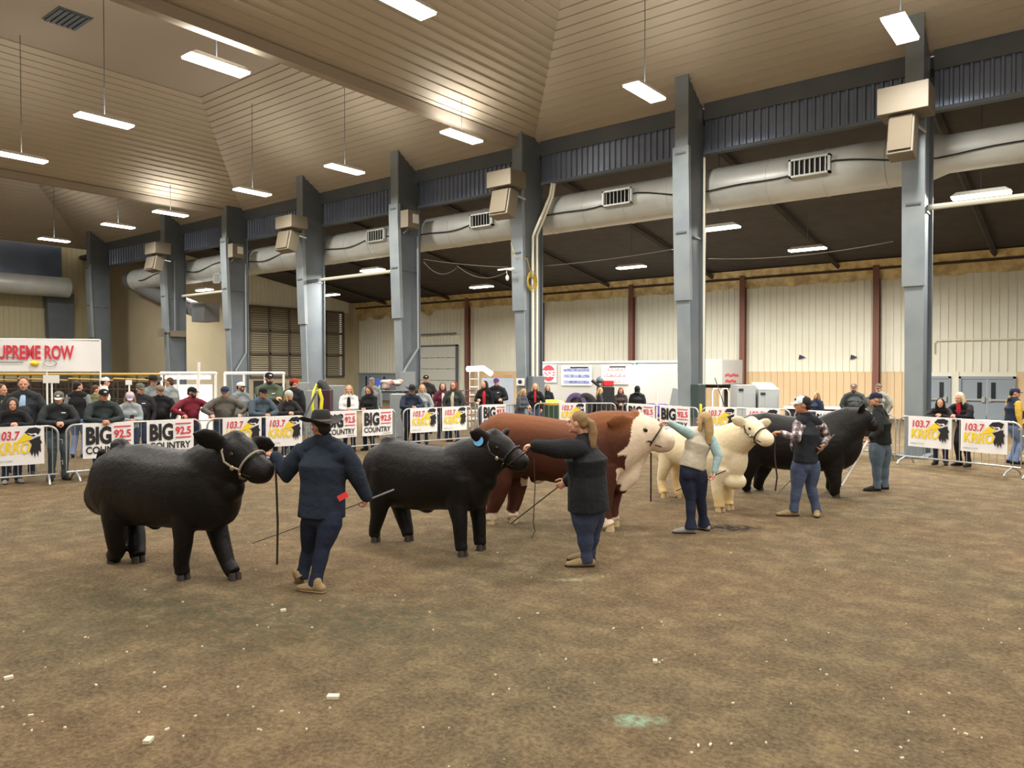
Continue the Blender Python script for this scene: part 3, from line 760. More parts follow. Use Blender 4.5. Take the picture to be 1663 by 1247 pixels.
    e = MB(); e.tube([H(0.80, 0.108, -0.150), H(0.95, 0.104, -0.140), H(1.08, 0.06, -0.135), H(1.12, 0, -0.133), H(1.08, -0.06, -0.135), H(0.95, -0.104, -0.140), H(0.80, -0.108, -0.150)], 0.007, n=5)
    e.build('mouth', M_eye, root, smooth=True)
    # show halter: nose band, cheek strap, crown strap, with a chain under the jaw
    hm = halter_m or M_leather
    def band(f0, w, k=1.0, tilt=0.0):
        h = MB(); pts = [];
        for i in range(20):
            a = 2*math.pi*i/20; rr = 0.122*s*k
            pts.append(H(f0+tilt*math.sin(a), 0, -0.10)+sd*(math.cos(a)*rr*0.95)+hu*(math.sin(a)*rr*1.12))
        h.tube(pts, w, n=6, closed=True); return h
    hb = band(0.70, 0.011, 1.02, 0.05); ho = hb.build('halter', hm, root, smooth=True)
    for q in (-1, 1):
        h = MB(); h.tube([H(0.70, q*0.118, -0.13), H(0.5, q*0.128, -0.15), H(0.28, q*0.15, -0.14), H(0.10, q*0.145, -0.08), H(-0.02, q*0.06, 0.03)], 0.011, n=6)
        h.build('cheek_strap', hm, ho, smooth=True)
    h = MB(); h.tube([H(0.70, 0.10, -0.17), H(0.60, 0.05, -0.24), H(0.58, 0, -0.26), H(0.60, -0.05, -0.24), H(0.70, -0.10, -0.17)], 0.009, n=5); h.build('chin_chain', M_chain, ho)
    for q in (-1, 1):
        h = MB(); h.ell(H(0.5, q*0.132, -0.155), (0.024*s, 0.012, 0.024*s), M=HF, nu=10, nv=6); h.build('buckle', M_chain, ho, smooth=True)
    if tail:
        h = MB(); P = []; R = []
        for x, y, r, o in tail: p = pl(x, y, o); P.append(p); R.append(r/spx(p))
        h.tube(P, R, n=12, dome=True)
        organic(h, 'tail', coat or (M_coat_black if color is None else M_coat), root, voxel=0.014, smooth=3, color=(lambda co: color(co, pl, A, fw, left, H, hx, poll)) if color else None, displace=0.012)
    if tagc:
        (q, f, l, u, rad), cc = tagc
        h = MB(); c = H(f, l, u); h.tube([c-sd*0.004, c+sd*0.004], rad, n=20, ry=rad*1.1); h.build('ear_tag', cc, root)
    return dict(root=root, H=H, hx=hx, sd=sd, hu=hu, pl=pl, fw=fw, left=left, s=s)

M_green_tag = mat('green_tag', (60,200,110), 0.4); M_blue_tag = mat('blue_tag', (120,190,240), 0.4)
# 1: nearest black steer
cow1 = cattle('black shaggy-legged steer nearest the camera, held by the cowboy-hat handler',
  ((204,914),(338,941)),
  [(168,772,838,0.20),(184,735,852,0.27),(206,722,852,0.30),(236,720,853,0.31),(262,726,855,0.33),(290,730,857,0.34),(318,732,860,0.33),(344,728,862,0.29),(364,735,850,0.22),(376,765,815,0.13)],
  [(-1,0.20,[(182,790,30),(186,840,25),(188,872,17),(190,895,14),(184,913,13)]),
   (1,0.20,[(205,800,30),(214,845,22),(220,872,17),(223,892,14),(224,913,13)]),
   (-1,0.20,[(296,800,34),(297,848,22),(298,880,16),(294,915,13),(297,941,13)]),
   (1,0.18,[(346,800,32),(350,850,22),(360,885,16),(370,915,13),(380,941,13)])],
  dict(poll=(384,712), muzzle=(430,748), size=1.2, up=(0.1,0.0,1)),
  neck=[(326,776,52,0),(348,762,50,0),(368,752,44,0),(386,742,35,0),(402,737,24,0)],
  tail=[(166,735,7,0),(158,756,5,0),(152,778,6,0),(148,796,9,0),(147,812,10,0),(151,824,5,0)],
  ears={-1:(-0.16,-0.22,0.05), 1:(0.10,0.22,0.02)},
  halter_m=mat('pale_rope', (150,140,118), 0.6),
  extra=lambda mb,pl,spx,fw,left: (mb.ell(pl(195,724), (0.12,0.10,0.09)), mb.ell(pl(252,853), (0.09,0.06,0.05))), tagc=None)
# 2: second black steer
cow2 = cattle('black steer with a blue ear tag, held by the person with ponytail',
  ((637,878),(762,897)),
  [(608,748,806,0.17),(618,724,818,0.25),(636,712,822,0.28),(660,716,826,0.29),(688,722,829,0.31),(716,725,827,0.32),(742,725,828,0.31),(762,722,830,0.28),(780,728,826,0.22),(790,752,800,0.13)],
  [(-1,0.18,[(620,765,27),(618,805,22),(614,838,13),(608,862,10),(609,880,10)]),
   (1,0.18,[(640,770,26),(648,812,19),(655,838,14),(661,860,11),(663,878,10)]),
   (-1,0.18,[(744,780,30),(742,820,19),(747,850,13),(748,880,11),(750,903,11)]),
   (1,0.17,[(776,780,27),(775,822,16),(778,850,12),(779,875,11),(780,893,11)])],
  dict(poll=(804,706), muzzle=(850,738), size=1.06, up=(0.1,0,1)),
  neck=[(748,764,48,0),(770,752,44,0),(790,742,38,0),(808,734,30,0),(822,730,22,0)],
  tail=[(610,730,6,0),(607,752,5,-0.03),(605,785,5,-0.03)],
  ears={-1:(-0.20,-0.12,0.0), 1:(-0.05,0.22,0.05)},
  halter_m=mat('dark_halter', (40,36,34), 0.5),
  extra=lambda mb,pl,spx,fw,left: (mb.ell(pl(632,716), (0.11,0.10,0.07)), mb.ell(pl(693,828), (0.09,0.06,0.04))),
  tagc=((1,-0.18,-0.16,-0.10,0.062), M_blue_tag))
# 3: Hereford bull, rear left of view, behind the woman
BR = lin(120), lin(66), lin(40)
def col_hereford(co, pl, A, fw, left, H, hx, poll):
    f = (co-A).dot(fw); z = co.z; lat = (co-A).dot(left)
    t = (co-poll).dot(hx)
    n = 0.05*math.sin(co.x*17+co.z*9)+0.03*math.sin(co.y*23+co.x*7)
    W_ = (lin(226),lin(204),lin(178),1); 
    red = (lin(72)*(1+n), lin(38), lin(24), 1)
    if z > 1.15: k = min(1, (z-1.15)/0.3); red = (lin(72+50*k), lin(38+36*k), lin(24+18*k), 1)  # lighter brown along the back, painted as if lit from above
    if t > 0.02+n*0.6 and z > 1.0: return W_
    if z < 0.15+n*0.5: return W_
    fb = HER['f']
    if z > 0.50 and f > fb+0.16+max(0,(z-0.80))*0.30+n and z < 1.45: return W_
    if 0.60 < z < 0.78+n and f > fb+0.05: return W_
    if abs(lat) < 0.20 and 0.25 < f < fb-0.35 and 0.50 < z < 0.60+n*0.5: return W_
    return red
HER = {'f': 1.0}
HER['f'] = (G(985,855)-G(808,848)).length*1.02
cow3 = cattle('brown and white bull with white face and feet, behind the person with ponytail',
  ((816,848),(988,855)),
  [(793,702,757,0.20),(803,676,775,0.30),(820,669,782,0.35),(848,672,772,0.36),(876,676,776,0.38),(905,681,784,0.40),(935,684,788,0.41),(962,680,790,0.40),(985,674,793,0.36),(1004,685,792,0.28),(1014,715,775,0.18)],
  [(-1,0.22,[(806,740,30),(812,785,20),(806,812,13),(798,832,10),(797,850,11)]),
   (1,0.22,[(834,745,30),(840,790,17),(836,815,12),(831,832,10),(833,848,11)]),
   (-1,0.22,[(976,760,32),(978,800,20),(980,828,13),(984,846,11),(989,862,12)]),
   (1,0.20,[(998,760,28),(994,800,17),(992,825,13),(994,840,11),(998,854,11)])],
  dict(poll=(1034,678), muzzle=(1086,703), size=1.38, up=(0.12,0,1)),
  neck=[(970,728,60,0),(996,718,55,0),(1020,710,46,0),(1042,704,36,0),(1058,702,26,0)],
  tail=[(797,690,7,0),(794,720,6,0),(792,760,6,0),(794,800,8,0),(795,820,6,0)],
  ears={-1:(-0.24,-0.16,-0.08), 1:(-0.1,0.24,0.02)}, color=col_hereford, pale=True, nose=M_nose_pink,
  extra=lambda mb,pl,spx,fw,left: (mb.tube([pl(1046,722),pl(1032,742),pl(1018,772),pl(1004,790)],[0.13,0.15,0.17,0.13],n=14,ry=[0.06,0.07,0.09,0.09],side=fw,dome=True), mb.ell(pl(872,779),(0.12,0.07,0.06))))
# 4: cream steer, seen more from the front
def col_cream(co, pl, A, fw, left, H, hx, poll):
    z = co.z; n = 0.05*math.sin(co.x*13+co.z*7)
    k = max(0.0, min(1.0, (0.42-z)/0.3+n*3)); k2 = max(0.0, min(1, 0.25*math.sin(co.x*5+co.y*4)*math.sin(co.z*6+1)))
    return (lin(232-8*k-12*k2), lin(217-22*k-16*k2), lin(182-46*k-30*k2), 1)
cow4 = cattle('cream-coloured steer with a leather halter, facing the plaid-sleeved handler',
  ((1092,806),(1176,828)),
  [(1071,718,745,0.18),(1078,702,752,0.26),(1092,696,754,0.30),(1110,693,757,0.31),(1130,692,765,0.33),(1150,692,776,0.35),(1166,694,784,0.33),(1180,697,787,0.29),(1191,706,786,0.23),(1198,720,778,0.15)],
  [(-1,0.18,[(1084,732,21),(1079,758,13),(1074,778,8),(1076,794,8),(1079,808,8)]),
   (1,0.18,[(1112,735,20),(1100,765,13),(1101,785,9),(1103,800,8),(1106,808,8)]),
   (-1,0.16,[(1170,762,20),(1165,782,14),(1166,798,11),(1168,816,9),(1169,830,10)]),
   (1,0.14,[(1188,762,18),(1184,780,13),(1183,796,10),(1183,813,8),(1184,827,9)])],
  dict(poll=(1221,683), muzzle=(1249,704), size=0.98, up=(0.1,0,1)),
  neck=[(1168,732,37,0),(1184,722,34,0),(1202,710,28,0),(1218,702,22,0),(1230,700,16,0)],
  ears={-1:(-0.12,-0.21,0.03), 1:(0.02,0.24,0.05)}, color=col_cream, pale=True, nose=mat('fawn_nose',(214,184,152),0.5),
  extra=lambda mb,pl,spx,fw,left: (mb.ell(pl(1194,781),(0.17,0.15,0.13)),))
# 5: far black bull
cow5 = cattle('black bull at the far right, head raised to the handler in navy cap',
  ((1228,800),(1362,806)),
  [(1212,690,730,0.20),(1218,672,745,0.28),(1232,668,752,0.32),(1252,671,760,0.34),(1276,675,763,0.36),(1300,678,764,0.38),(1326,680,765,0.40),(1346,678,766,0.38),(1362,676,770,0.33),(1374,690,765,0.24)],
  [(-1,0.20,[(1226,722,22),(1220,750,16),(1213,775,9),(1211,790,8),(1213,799,8)]),
   (1,0.20,[(1246,728,20),(1240,758,14),(1233,778,9),(1231,790,8),(1234,796,8)]),
   (-1,0.20,[(1350,738,24),(1354,768,13),(1357,785,9),(1355,798,8),(1357,808,9)]),
   (1,0.18,[(1346,736,20),(1348,762,11),(1350,778,8),(1349,790,8),(1350,798,8)])],
  dict(poll=(1398,667), muzzle=(1424,686), size=0.9, up=(0.3,0,1)),
  neck=[(1340,722,46,0),(1358,707,41,0),(1374,694,34,0),(1390,684,27,0),(1402,679,20,0)],
  ears={-1:(-0.1,-0.15,0.2), 1:(-0.1,0.15,0.2)}, halter_m=mat('dark_halter', (40,36,34), 0.5))
# ================================================================ PEOPLE
def skinmat(n, c): return mat('skin_'+n, c, 0.5, bump=(60, 0.08, 0.002))
SK = skinmat('fair', (205,150,122)); SK2 = skinmat('tan', (184,128,98))
def cloth(n, c, rough=0.85, v=None): return mat(n, c, rough, bump=(9, 0.6, 0.035), var=(5, 0.4, v or tuple(int(q*0.86) for q in c)), spec=0.25)
JEANS = cloth('denim', (52,60,80)); JEANSL = cloth('pale_denim', (112,132,166)); DARKP = cloth('dark_trousers', (36,38,44)); NAVYP = cloth('navy_denim', (34,40,58))
BOOT = cloth('tan_boot', (150,128,92)); SHOE = cloth('dark_shoe', (44,38,34)); SHOEW = cloth('grey_shoe', (150,146,140))
M_eyeb = mat('person_eye', (30,24,20), 0.3); M_lips = mat('lips', (150,84,74), 0.5)

def ik(S, T, a, b, pole):
    d = T-S; L = min(d.length, (a+b)*0.995); d = d.normalized(); T = S+d*L
    x = (a*a-b*b+L*L)/(2*L); h = math.sqrt(max(0, a*a-x*x))
    p = Vector(pole); p = (p-d*p.dot(d)); p = p.normalized() if p.length > 1e-4 else d.orthogonal().normalized()
    return S+d*x+p*h, T
def hand(mb, w, d, pn, curl=0.5, thumb=1, k=1.0):
    d = d.normalized(); pn = (pn-d*pn.dot(d)).normalized(); s = d.cross(pn)*thumb
    M = Matrix((d, s, pn)).transposed()
    mb.ell(w+d*0.045*k, (0.052*k, 0.040*k, 0.020*k), M=M, nu=12, nv=8)
    mb.tube([w-d*0.02, w+d*0.03*k], [0.026*k, 0.030*k], n=10, ry=[0.022*k, 0.02*k], side=s, dome=True)
    for i, (o, L) in enumerate(((0.030, 0.070), (0.010, 0.080), (-0.011, 0.074), (-0.030, 0.058))):
        p = w+d*0.080*k+s*o*k; P = [w+d*0.05*k+s*o*0.8*k, p]; dd = d.copy(); a = 0
        for q in range(3):
            a += curl*(0.55+0.1*i); dd = d*math.cos(a)+pn*math.sin(a); p = p+dd*(L*k/3); P.append(p)
        mb.tube(P, [0.0105*k, 0.0105*k, 0.0098*k, 0.009*k, 0.0078*k], n=8, dome=True)
    b = w+d*0.02*k+s*0.026*k
    mb.tube([b, b+(d*0.5+s*0.8+pn*0.15).normalized()*0.035*k, b+(d*0.75+s*0.75+pn*0.35)*0.052*k, b+(d*1.05+s*0.65+pn*(0.4+0.3*curl))*0.062*k], [0.014*k, 0.012*k, 0.0105*k, 0.009*k], n=8, dome=True)

def make_person(label, J, o, group=None, fine=False):
    """J holds world-space joints; o the look. Body = one continuous mesh; clothes, hair and hat are its children."""
    k = o.get('k', 1.0)*1.0; fem = o.get('fem', False); fat = o.get('fat', 1.0)*k
    sk = o.get('skin', SK)
    up = J['spine_up']; rt = J['right']; fw = J['fwd']
    hc = J['head']; lf = Vector(J['look']).normalized(); lu0 = Vector(J.get('headup', (0,0,1))); lr = lf.cross(lu0).normalized(); lu = lr.cross(lf)
    HM = Matrix((lr, lf, lu)).transposed()
    def hp(x, y, z): return hc + (lr*x+lf*y+lu*z)*k
    B = MB()
    B.ell(hp(0,-0.008,0.020), (0.076*k, 0.095*k, 0.098*k), M=HM, nu=18, nv=12)
    B.ell(hp(0,0.022,-0.045), (0.060*k, 0.072*k, 0.072*k), M=HM, nu=16, nv=10)
    B.ell(hp(0,0.072,-0.092), (0.026*k, 0.022*k, 0.020*k), M=HM, nu=10, nv=7)
    B.tube([hp(0,0.082,0.010), hp(0,0.108,-0.030), hp(0,0.092,-0.040)], [0.011*k, 0.016*k, 0.012*k], n=8, dome=True)
    for q in (-1, 1):
        B.ell(hp(q*0.077,-0.005,-0.012), (0.012*k, 0.020*k, 0.032*k), M=HM, nu=8, nv=7)
        B.ell(hp(q*0.036,0.062,-0.030), (0.024*k, 0.020*k, 0.022*k), M=HM, nu=8, nv=7)
        B.ell(hp(q*0.032,0.080,0.022), (0.024*k, 0.012*k, 0.009*k), M=HM, nu=8, nv=6)
    B.tube([J['neck']-up*0.05*k, J['neck'], hc-lu*0.05*k-lf*0.015*k], [0.062*k, 0.055*k, 0.052*k], n=14, dome=True)
    pel, che = J['pelvis'], J['chest']
    mid = pel.lerp(che, 0.5); fb = min(fat, 1.1*k); fa = min(fat, 1.28*k)
    B.tube([pel-up*0.06*k, mid, che, J['neck']-up*0.03*k], [0.13*fb, 0.12*fb, 0.14*fb, 0.055*k], n=16, ry=[0.09*fb, 0.085*fb, 0.09*fb, 0.05*k], side=rt, dome=True)
    for s_ in ('L', 'R'):
        sh, el, wr = J['sh'+s_], J['el'+s_], J['wr'+s_]
        B.tube([che.lerp(sh, 0.6), sh-up*0.01*k, sh.lerp(el, 0.5), el, el.lerp(wr, 0.4), wr], [0.06*k, 0.052*k, 0.044*k, 0.037*k, 0.036*k, 0.026*k], n=12, dome=True)
        hd = J.get('hd'+s_) or (wr-el)
        hand(B, wr, Vector(hd), Vector(J.get('pn'+s_) or (0,0,-1)), J.get('curl'+s_, 0.5), J.get('th'+s_, 1 if s_ == 'L' else -1), k*1.02)
        hi, kn, an = J['hi'+s_], J['kn'+s_], J['an'+s_]
        B.tube([pel.lerp(hi, 0.5), hi, hi.lerp(kn, 0.5), kn, kn.lerp(an, 0.35), an], [0.08*k, 0.075*fb, 0.066*k, 0.048*k, 0.048*k, 0.034*k], n=12, dome=True)
    root = organic(B, 'person', sk, None, voxel=0.0075 if fine else 0.0115, smooth=2)
    tag(root, label, 'person', group)
    e = MB()
    for q in (-1, 1): e.ell(hp(q*0.031, 0.0865, 0.008), (0.013*k, 0.007*k, 0.006*k), M=HM, nu=8, nv=5)
    e.build('eyes', M_eyeb, root, smooth=True)
    e = MB(); e.ell(hp(0, 0.094, -0.066), (0.022*k, 0.007*k, 0.006*k), M=HM, nu=10, nv=5); e.build('mouth', M_lips, root, smooth=True)
    if o.get('beard'):
        e = MB(); e.ell(hp(0,0.045,-0.075), (0.056*k, 0.056*k, 0.045*k), M=HM); 
        for q in (-1, 1): e.ell(hp(q*0.052,0.030,-0.045), (0.016*k, 0.035*k, 0.045*k), M=HM)
        e.ell(hp(0,0.092,-0.052), (0.030*k, 0.012*k, 0.008*k), M=HM, nu=10, nv=5)
        organic(e, 'beard', mat('beard_'+str(o['beard']), o['beard'], 0.9, bump=(90,0.5,0.006)), root, voxel=0.009, smooth=2)
    if o.get('glasses'):
        e = MB()
        for q in (-1, 1): e.tube([hp(q*0.032+0.026*math.cos(a*math.pi/7), 0.102, 0.006+0.019*math.sin(a*math.pi/7)) for a in range(14)], 0.003*k, n=4, closed=True)
        e.tube([hp(-0.008,0.105,0.008), hp(0.008,0.105,0.008)], 0.003*k, n=4); e.build('glasses', M_black, root)
    # ---- top garment
    vx = 0.011 if fine else 0.016
    def torso(g, hem, ext, collar=True):
        wsh = (rt.dot(J['shR']-J['shL']))/2; wsh = max(0.12*k, wsh)
        hemp = pel - up*hem*k
        w1 = (0.158 if fem else 0.160)*fat+ext; w2 = (0.135 if fem else 0.155)*fat+ext; w3 = (0.158 if fem else 0.178)*fat+ext
        g.tube([hemp, pel+up*0.06*k, mid+up*0.02*k, che-up*0.02*k, che+up*0.085*k, J['neck']-up*0.025*k], [w1+0.008, w1, w2, w3, wsh*0.86, 0.075*k],
               n=20, ry=[0.118*fat+ext, 0.112*fat+ext, 0.105*fat+ext, 0.122*fat+ext, 0.085*k+ext, 0.07*k], side=rt, dome=False)
        if fem: 
            for q in (-1, 1): g.ell(che+rt*(q*0.07*k)+fw*0.075*fat-up*0.03*k, (0.06*fat, 0.06*fat, 0.06*fat))
        elif fat > 1.15*k: g.ell(mid+fw*0.06*fat, (0.13*fat, 0.10*fat, 0.13*fat))
        for s_ in ('L', 'R'):
            g.tube([J['neck']-up*0.045*k, J['neck'].lerp(J['sh'+s_], 0.55)-up*0.02*k, J['sh'+s_].lerp(che, 0.08)+up*0.002*k], [0.088*k, 0.080*k+ext*0.5, 0.062*k+ext*0.5], n=12, dome=True)
        if collar:
            g.tube([J['neck']-up*0.04*k, J['neck']+up*0.045*k], [0.09*k, 0.074*k], n=16, ry=[0.085*k, 0.070*k], side=rt)
        if o.get('hood'):
            b = J['neck']-fw*0.075*k+up*0.005*k
            g.ell(b, (0.10*k, 0.06*k, 0.06*k), M=Matrix((rt, fw, up)).transposed())
            for q in (-1, 1): g.tube([b+rt*q*0.06*k, J['neck']+rt*q*0.085*k-up*0.005*k, J['neck']+rt*q*0.05*k+fw*0.075*k-up*0.04*k], [0.04*k, 0.032*k, 0.022*k], n=8, dome=True)
    def sleeves(g, ext, short=False):
        for s_ in ('L', 'R'):
            sh, el, wr = J['sh'+s_], J['el'+s_], J['wr'+s_]; wp = el.lerp(wr, 0.93)
            g.tube([che.lerp(sh, 0.45), sh-up*0.005*k, sh.lerp(el, 0.5), el, el.lerp(wp, 0.5), wp], [0.078*k+ext, 0.070*k+ext, 0.062*fa+ext, 0.055*fa+ext, 0.050*k+ext, 0.041*k+ext], n=14, dome=True)
    hem = o.get('hem', 0.07)
    ext = o.get('ext', 0.008)*k
    if o.get('vest'):
        g = MB(); sleeves(g, 0.0); torso(g, 0.0, -0.012*k, False)
        organic(g, 'shirt', o['top'], root, voxel=vx, smooth=3)
        g = MB(); torso(g, hem, ext+0.008)
        for s_ in ('L', 'R'): g.ell(J['sh'+s_].lerp(che, 0.22), (0.055*k, 0.06*k, 0.06*k))
        organic(g, 'vest', o['vest'], root, voxel=vx, smooth=3)
    else:
        g = MB(); torso(g, hem, ext); sleeves(g, ext*0.8)
        organic(g, o.get('topname', 'jacket'), o['top'], root, voxel=vx, smooth=3)
    if o.get('front'):      # open jacket: shirt panel at the front
        e = MB(); e.tube([J['neck']+fw*0.05*k-up*0.02*k, che+fw*(0.125*fat+ext)-up*0.0*k, mid+fw*(0.108*fat+ext), pel+fw*(0.115*fat+ext)], [0.035*k, 0.05*k, 0.045*k, 0.045*k], n=10, ry=0.014, side=rt, dome=True)
        e.build('shirt_front', o['front'], root, smooth=True)
    # ---- trousers
    g = MB(); w = (0.158 if fem else 0.15)*fat
    g.tube([pel+up*0.07*k, pel, pel-up*0.10*k], [w*0.93, w*1.0, w*0.92], n=18, ry=[0.105*fat, 0.115*fat, 0.108*fat], side=rt, dome=True)
    for q in (-1, 1): g.ell(pel+rt*q*0.07*fat-fw*0.030*k-up*0.10*k, (0.078*fb, 0.075*fb, 0.09*fb))
    cuff = o.get('cuff', 0.070)*k
    for s_ in ('L', 'R'):
        hi, kn, an = J['hi'+s_], J['kn'+s_], J['an'+s_]
        g.tube([hi.lerp(pel, 0.2)+up*0.02*k, hi.lerp(kn, 0.25), hi.lerp(kn, 0.6), kn, kn.lerp(an, 0.35), kn.lerp(an, 0.7), an-(an-kn).normalized()*(-0.035*k)], [0.095*fat, 0.098*fat, 0.085*fat, 0.068*k*(0.5+0.5*fat/k), 0.066*k*(0.5+0.5*fat/k), 0.060*k, cuff], n=14, dome=False)
    organic(g, 'trousers', o.get('pants', JEANS), root, voxel=vx, smooth=3)
    for s_ in ('L', 'R'):
        an = J['an'+s_]; td = Vector(J.get('toe'+s_) or fw).normalized(); z0 = an - Vector((0,0,0.085*k)) if not J.get('sole'+s_) else Vector(J['sole'+s_])
        upf = Vector(J.get('footup'+s_) or (0,0,1)); FM = frame(td, upf)
        def fp(x, y, z): return z0+FM @ Vector((x*k, y*k, z*k))
        h = MB()
        h.tube([fp(-0.065,0,0.045), fp(0.0,0,0.05), fp(0.08,0,0.045), fp(0.15,0,0.035), fp(0.20,0,0.028)], [0.042*k, 0.048*k, 0.045*k, 0.034*k, 0.024*k], n=14, ry=[0.036*k, 0.038*k, 0.044*k, 0.046*k, 0.036*k], side=FM.col[2], dome=True)
        h.tube([fp(-0.01,0,0.05), fp(-0.015,0,0.10)], [0.043*k, 0.042*k], n=12, dome=True)
        sh_ = organic(h, 'shoe', o.get('shoe', SHOE), root, voxel=0.012, smooth=2)
        h = MB(); h.tube([fp(-0.08,0,0.012), fp(0.05,0,0.012), fp(0.14,0,0.012), fp(0.215,0,0.014)], [0.012*k]*4, n=10, ry=[0.034*k, 0.040*k, 0.046*k, 0.03*k], side=FM.col[2], dome=True)
        h.build('sole', o.get('sole', SHOE), sh_, smooth=True)
    # ---- hair
    hr = o.get('hair')
    if hr:
        m, style = hr; h = MB()
        if style == 'short':
            h.ell(hp(0,-0.022,0.038), (0.082*k, 0.092*k, 0.090*k), M=HM); h.ell(hp(0,-0.06,-0.02), (0.068*k, 0.05*k, 0.06*k), M=HM)
        else:
            h.ell(hp(0,-0.022,0.036), (0.086*k, 0.096*k, 0.094*k), M=HM)
            L_ = {'long': 0.30, 'mid': 0.16, 'pony': 0.30, 'bun': 0.1}[style]
            if style in ('long', 'mid'):
                for q in (-1, 1):
                    h.tube([hp(q*0.06,0.0,0.06), hp(q*0.088,-0.005,-0.03), hp(q*0.09,0.0,-0.10), hp(q*0.085,0.02,-L_*0.85)], [0.03*k, 0.028*k, 0.034*k, 0.022*k], n=10, dome=True)
                h.tube([hp(0,-0.07,0.03), hp(0,-0.085,-0.06), hp(0,-0.095,-0.15), hp(0,-0.09,-L_)], [0.075*k, 0.082*k, 0.085*k, 0.055*k], n=14, ry=[0.05*k, 0.045*k, 0.04*k, 0.025*k], side=lr, dome=True)
            elif style == 'pony':
                h.ell(hp(0,-0.06,-0.01), (0.07*k, 0.055*k, 0.06*k), M=HM)
                h.tube([hp(0,-0.09,0.03), hp(0,-0.15,0.0), hp(0.01,-0.165,-0.10), hp(0.01,-0.15,-0.24), hp(0.0,-0.13,-0.33)], [0.03*k, 0.042*k, 0.05*k, 0.045*k, 0.018*k], n=12, dome=True)
        organic(h, 'hair', m, root, voxel=0.010 if fine else 0.013, smooth=2)
    # ---- headwear
    hat = o.get('hat')
    if hat:
        kind, m = hat[0], hat[1]
        if kind == 'cap':
            h = MB(); h.tube([hp(0,-0.008,0.025), hp(0,-0.010,0.060), hp(0,-0.012,0.095), hp(0,-0.014,0.122)], [0.089*k, 0.087*k, 0.074*k, 0.030*k], n=22, ry=[0.104*k, 0.101*k, 0.085*k, 0.035*k], side=lr)
            c = h.build('cap', m, root, smooth=True)
            bd = -1 if o.get('backcap') else 1
            h = MB(); vs = []; n = 13
            for i in range(n):
                a = math.pi*(0.14+0.72*i/(n-1)); cx, cy = math.cos(a), math.sin(a)
                for rr, dz in ((0.0, 0.0), (1.0, -0.012)):
                    x = cx*(0.080-0.004*rr); y = (cy*0.098-0.008) + rr*0.072*math.sin(math.pi*(i/(n-1)))**0.6
                    for t in (0.003, -0.003): vs.append(hp(x, bd*y, 0.034+dz-0.010*abs(cx)*rr+t))
            fs = []
            for i in range(n-1):
                a, b = 4*i, 4*i+4
                fs += [(a, a+2, b+2, b), (a+1, b+1, b+3, a+3), (a+2, a+3, b+3, b+2), (a, b, b+1, a+1)]
            fs += [(0,1,3,2), (4*(n-1), 4*(n-1)+2, 4*(n-1)+3, 4*(n-1)+1)]
            h._add(vs, fs); h.build('cap_brim', hat[2] if len(hat) > 2 else m, c)
            if len(hat) > 3:
                h = MB(); h.ell(hp(0,0.088,0.070), (0.030*k, 0.016*k, 0.018*k), M=HM, nu=10, nv=6); h.build('cap_badge', hat[3], c, smooth=True)
            if o.get('backpanel'):
                h = MB(); h.tube([hp(0,-0.018,0.024), hp(0,-0.020,0.060), hp(0,-0.022,0.095), hp(0,-0.022,0.120)], [0.091*k, 0.089*k, 0.076*k, 0.030*k], n=22, ry=[0.099*k, 0.096*k, 0.080*k, 0.032*k], side=lr)
                h.build('cap_mesh_back', o['backpanel'], c, smooth=True)
        elif kind == 'beanie':
            h = MB(); h.tube([hp(0,-0.012,0.000), hp(0,-0.012,0.035), hp(0,-0.014,0.080), hp(0,-0.016,0.120), hp(0,-0.016,0.145)], [0.094*k, 0.097*k, 0.092*k, 0.065*k, 0.02*k], n=20, ry=[0.110*k, 0.112*k, 0.104*k, 0.072*k, 0.02*k], side=lr)
            h.build('beanie', m, root, smooth=True)
        elif kind == 'cowboy':
            h = MB(); h.tube([hp(0,-0.005,0.035), hp(0,-0.005,0.075), hp(0,-0.005,0.135), hp(0,-0.005,0.158), hp(0,-0.005,0.150)], [0.090*k, 0.090*k, 0.078*k, 0.060*k, 0.02*k], n=24, ry=[0.108*k, 0.108*k, 0.096*k, 0.075*k, 0.02*k], side=lr)
            c = h.build('hat_crown', m, root, smooth=True)
            h = MB(); n = 32; vs = []
            for i in range(n):
                a = 2*math.pi*i/n; cx, cy = math.cos(a), math.sin(a)
                for rr, lift in ((0.0, 0.0), (0.5, 0.008), (1.0, 0.045)):
                    x = cx*(0.088+0.115*rr); y = cy*(0.105+0.085*rr)-0.005; z = 0.045+lift*(abs(cx)**1.6)*1.25-0.012*rr*abs(cy)
                    vs.append(hp(x, y, z)); 
            n3 = len(vs); vs += [v-lu*0.006*k for v in vs]; fs = []
            for i in range(n):
                j = (i+1) % n
                for q in range(2):
                    fs.append((3*i+q, 3*i+q+1, 3*j+q+1, 3*j+q)); fs.append((n3+3*i+q, n3+3*j+q, n3+3*j+q+1, n3+3*i+q+1))
                fs.append((3*i+2, n3+3*i+2, n3+3*j+2, 3*j+2)); fs.append((3*i, 3*j, n3+3*j, n3+3*i))
            h._add(vs, fs); h.build('hat_brim', m, c, smooth=True)
            h = MB(); h.tube([hp(0,-0.005,0.050), hp(0,-0.005,0.072)], [0.0925*k, 0.0915*k], n=24, ry=[0.1105*k, 0.1095*k], side=lr); h.build('hat_band', hat[2] if len(hat) > 2 else m, c, smooth=True)
        elif kind == 'hoodup':
            h = MB(); h.ell(hp(0,-0.03,0.02), (0.108*k, 0.105*k, 0.128*k), M=HM, nu=18, nv=12); h.tube([hp(0,-0.03,-0.03), J['neck']-up*0.02*k], [0.098*k, 0.10*k], n=16, ry=[0.09*k, 0.085*k], side=lr, dome=True)
            organic(h, 'hood', m, root, voxel=0.014, smooth=2)
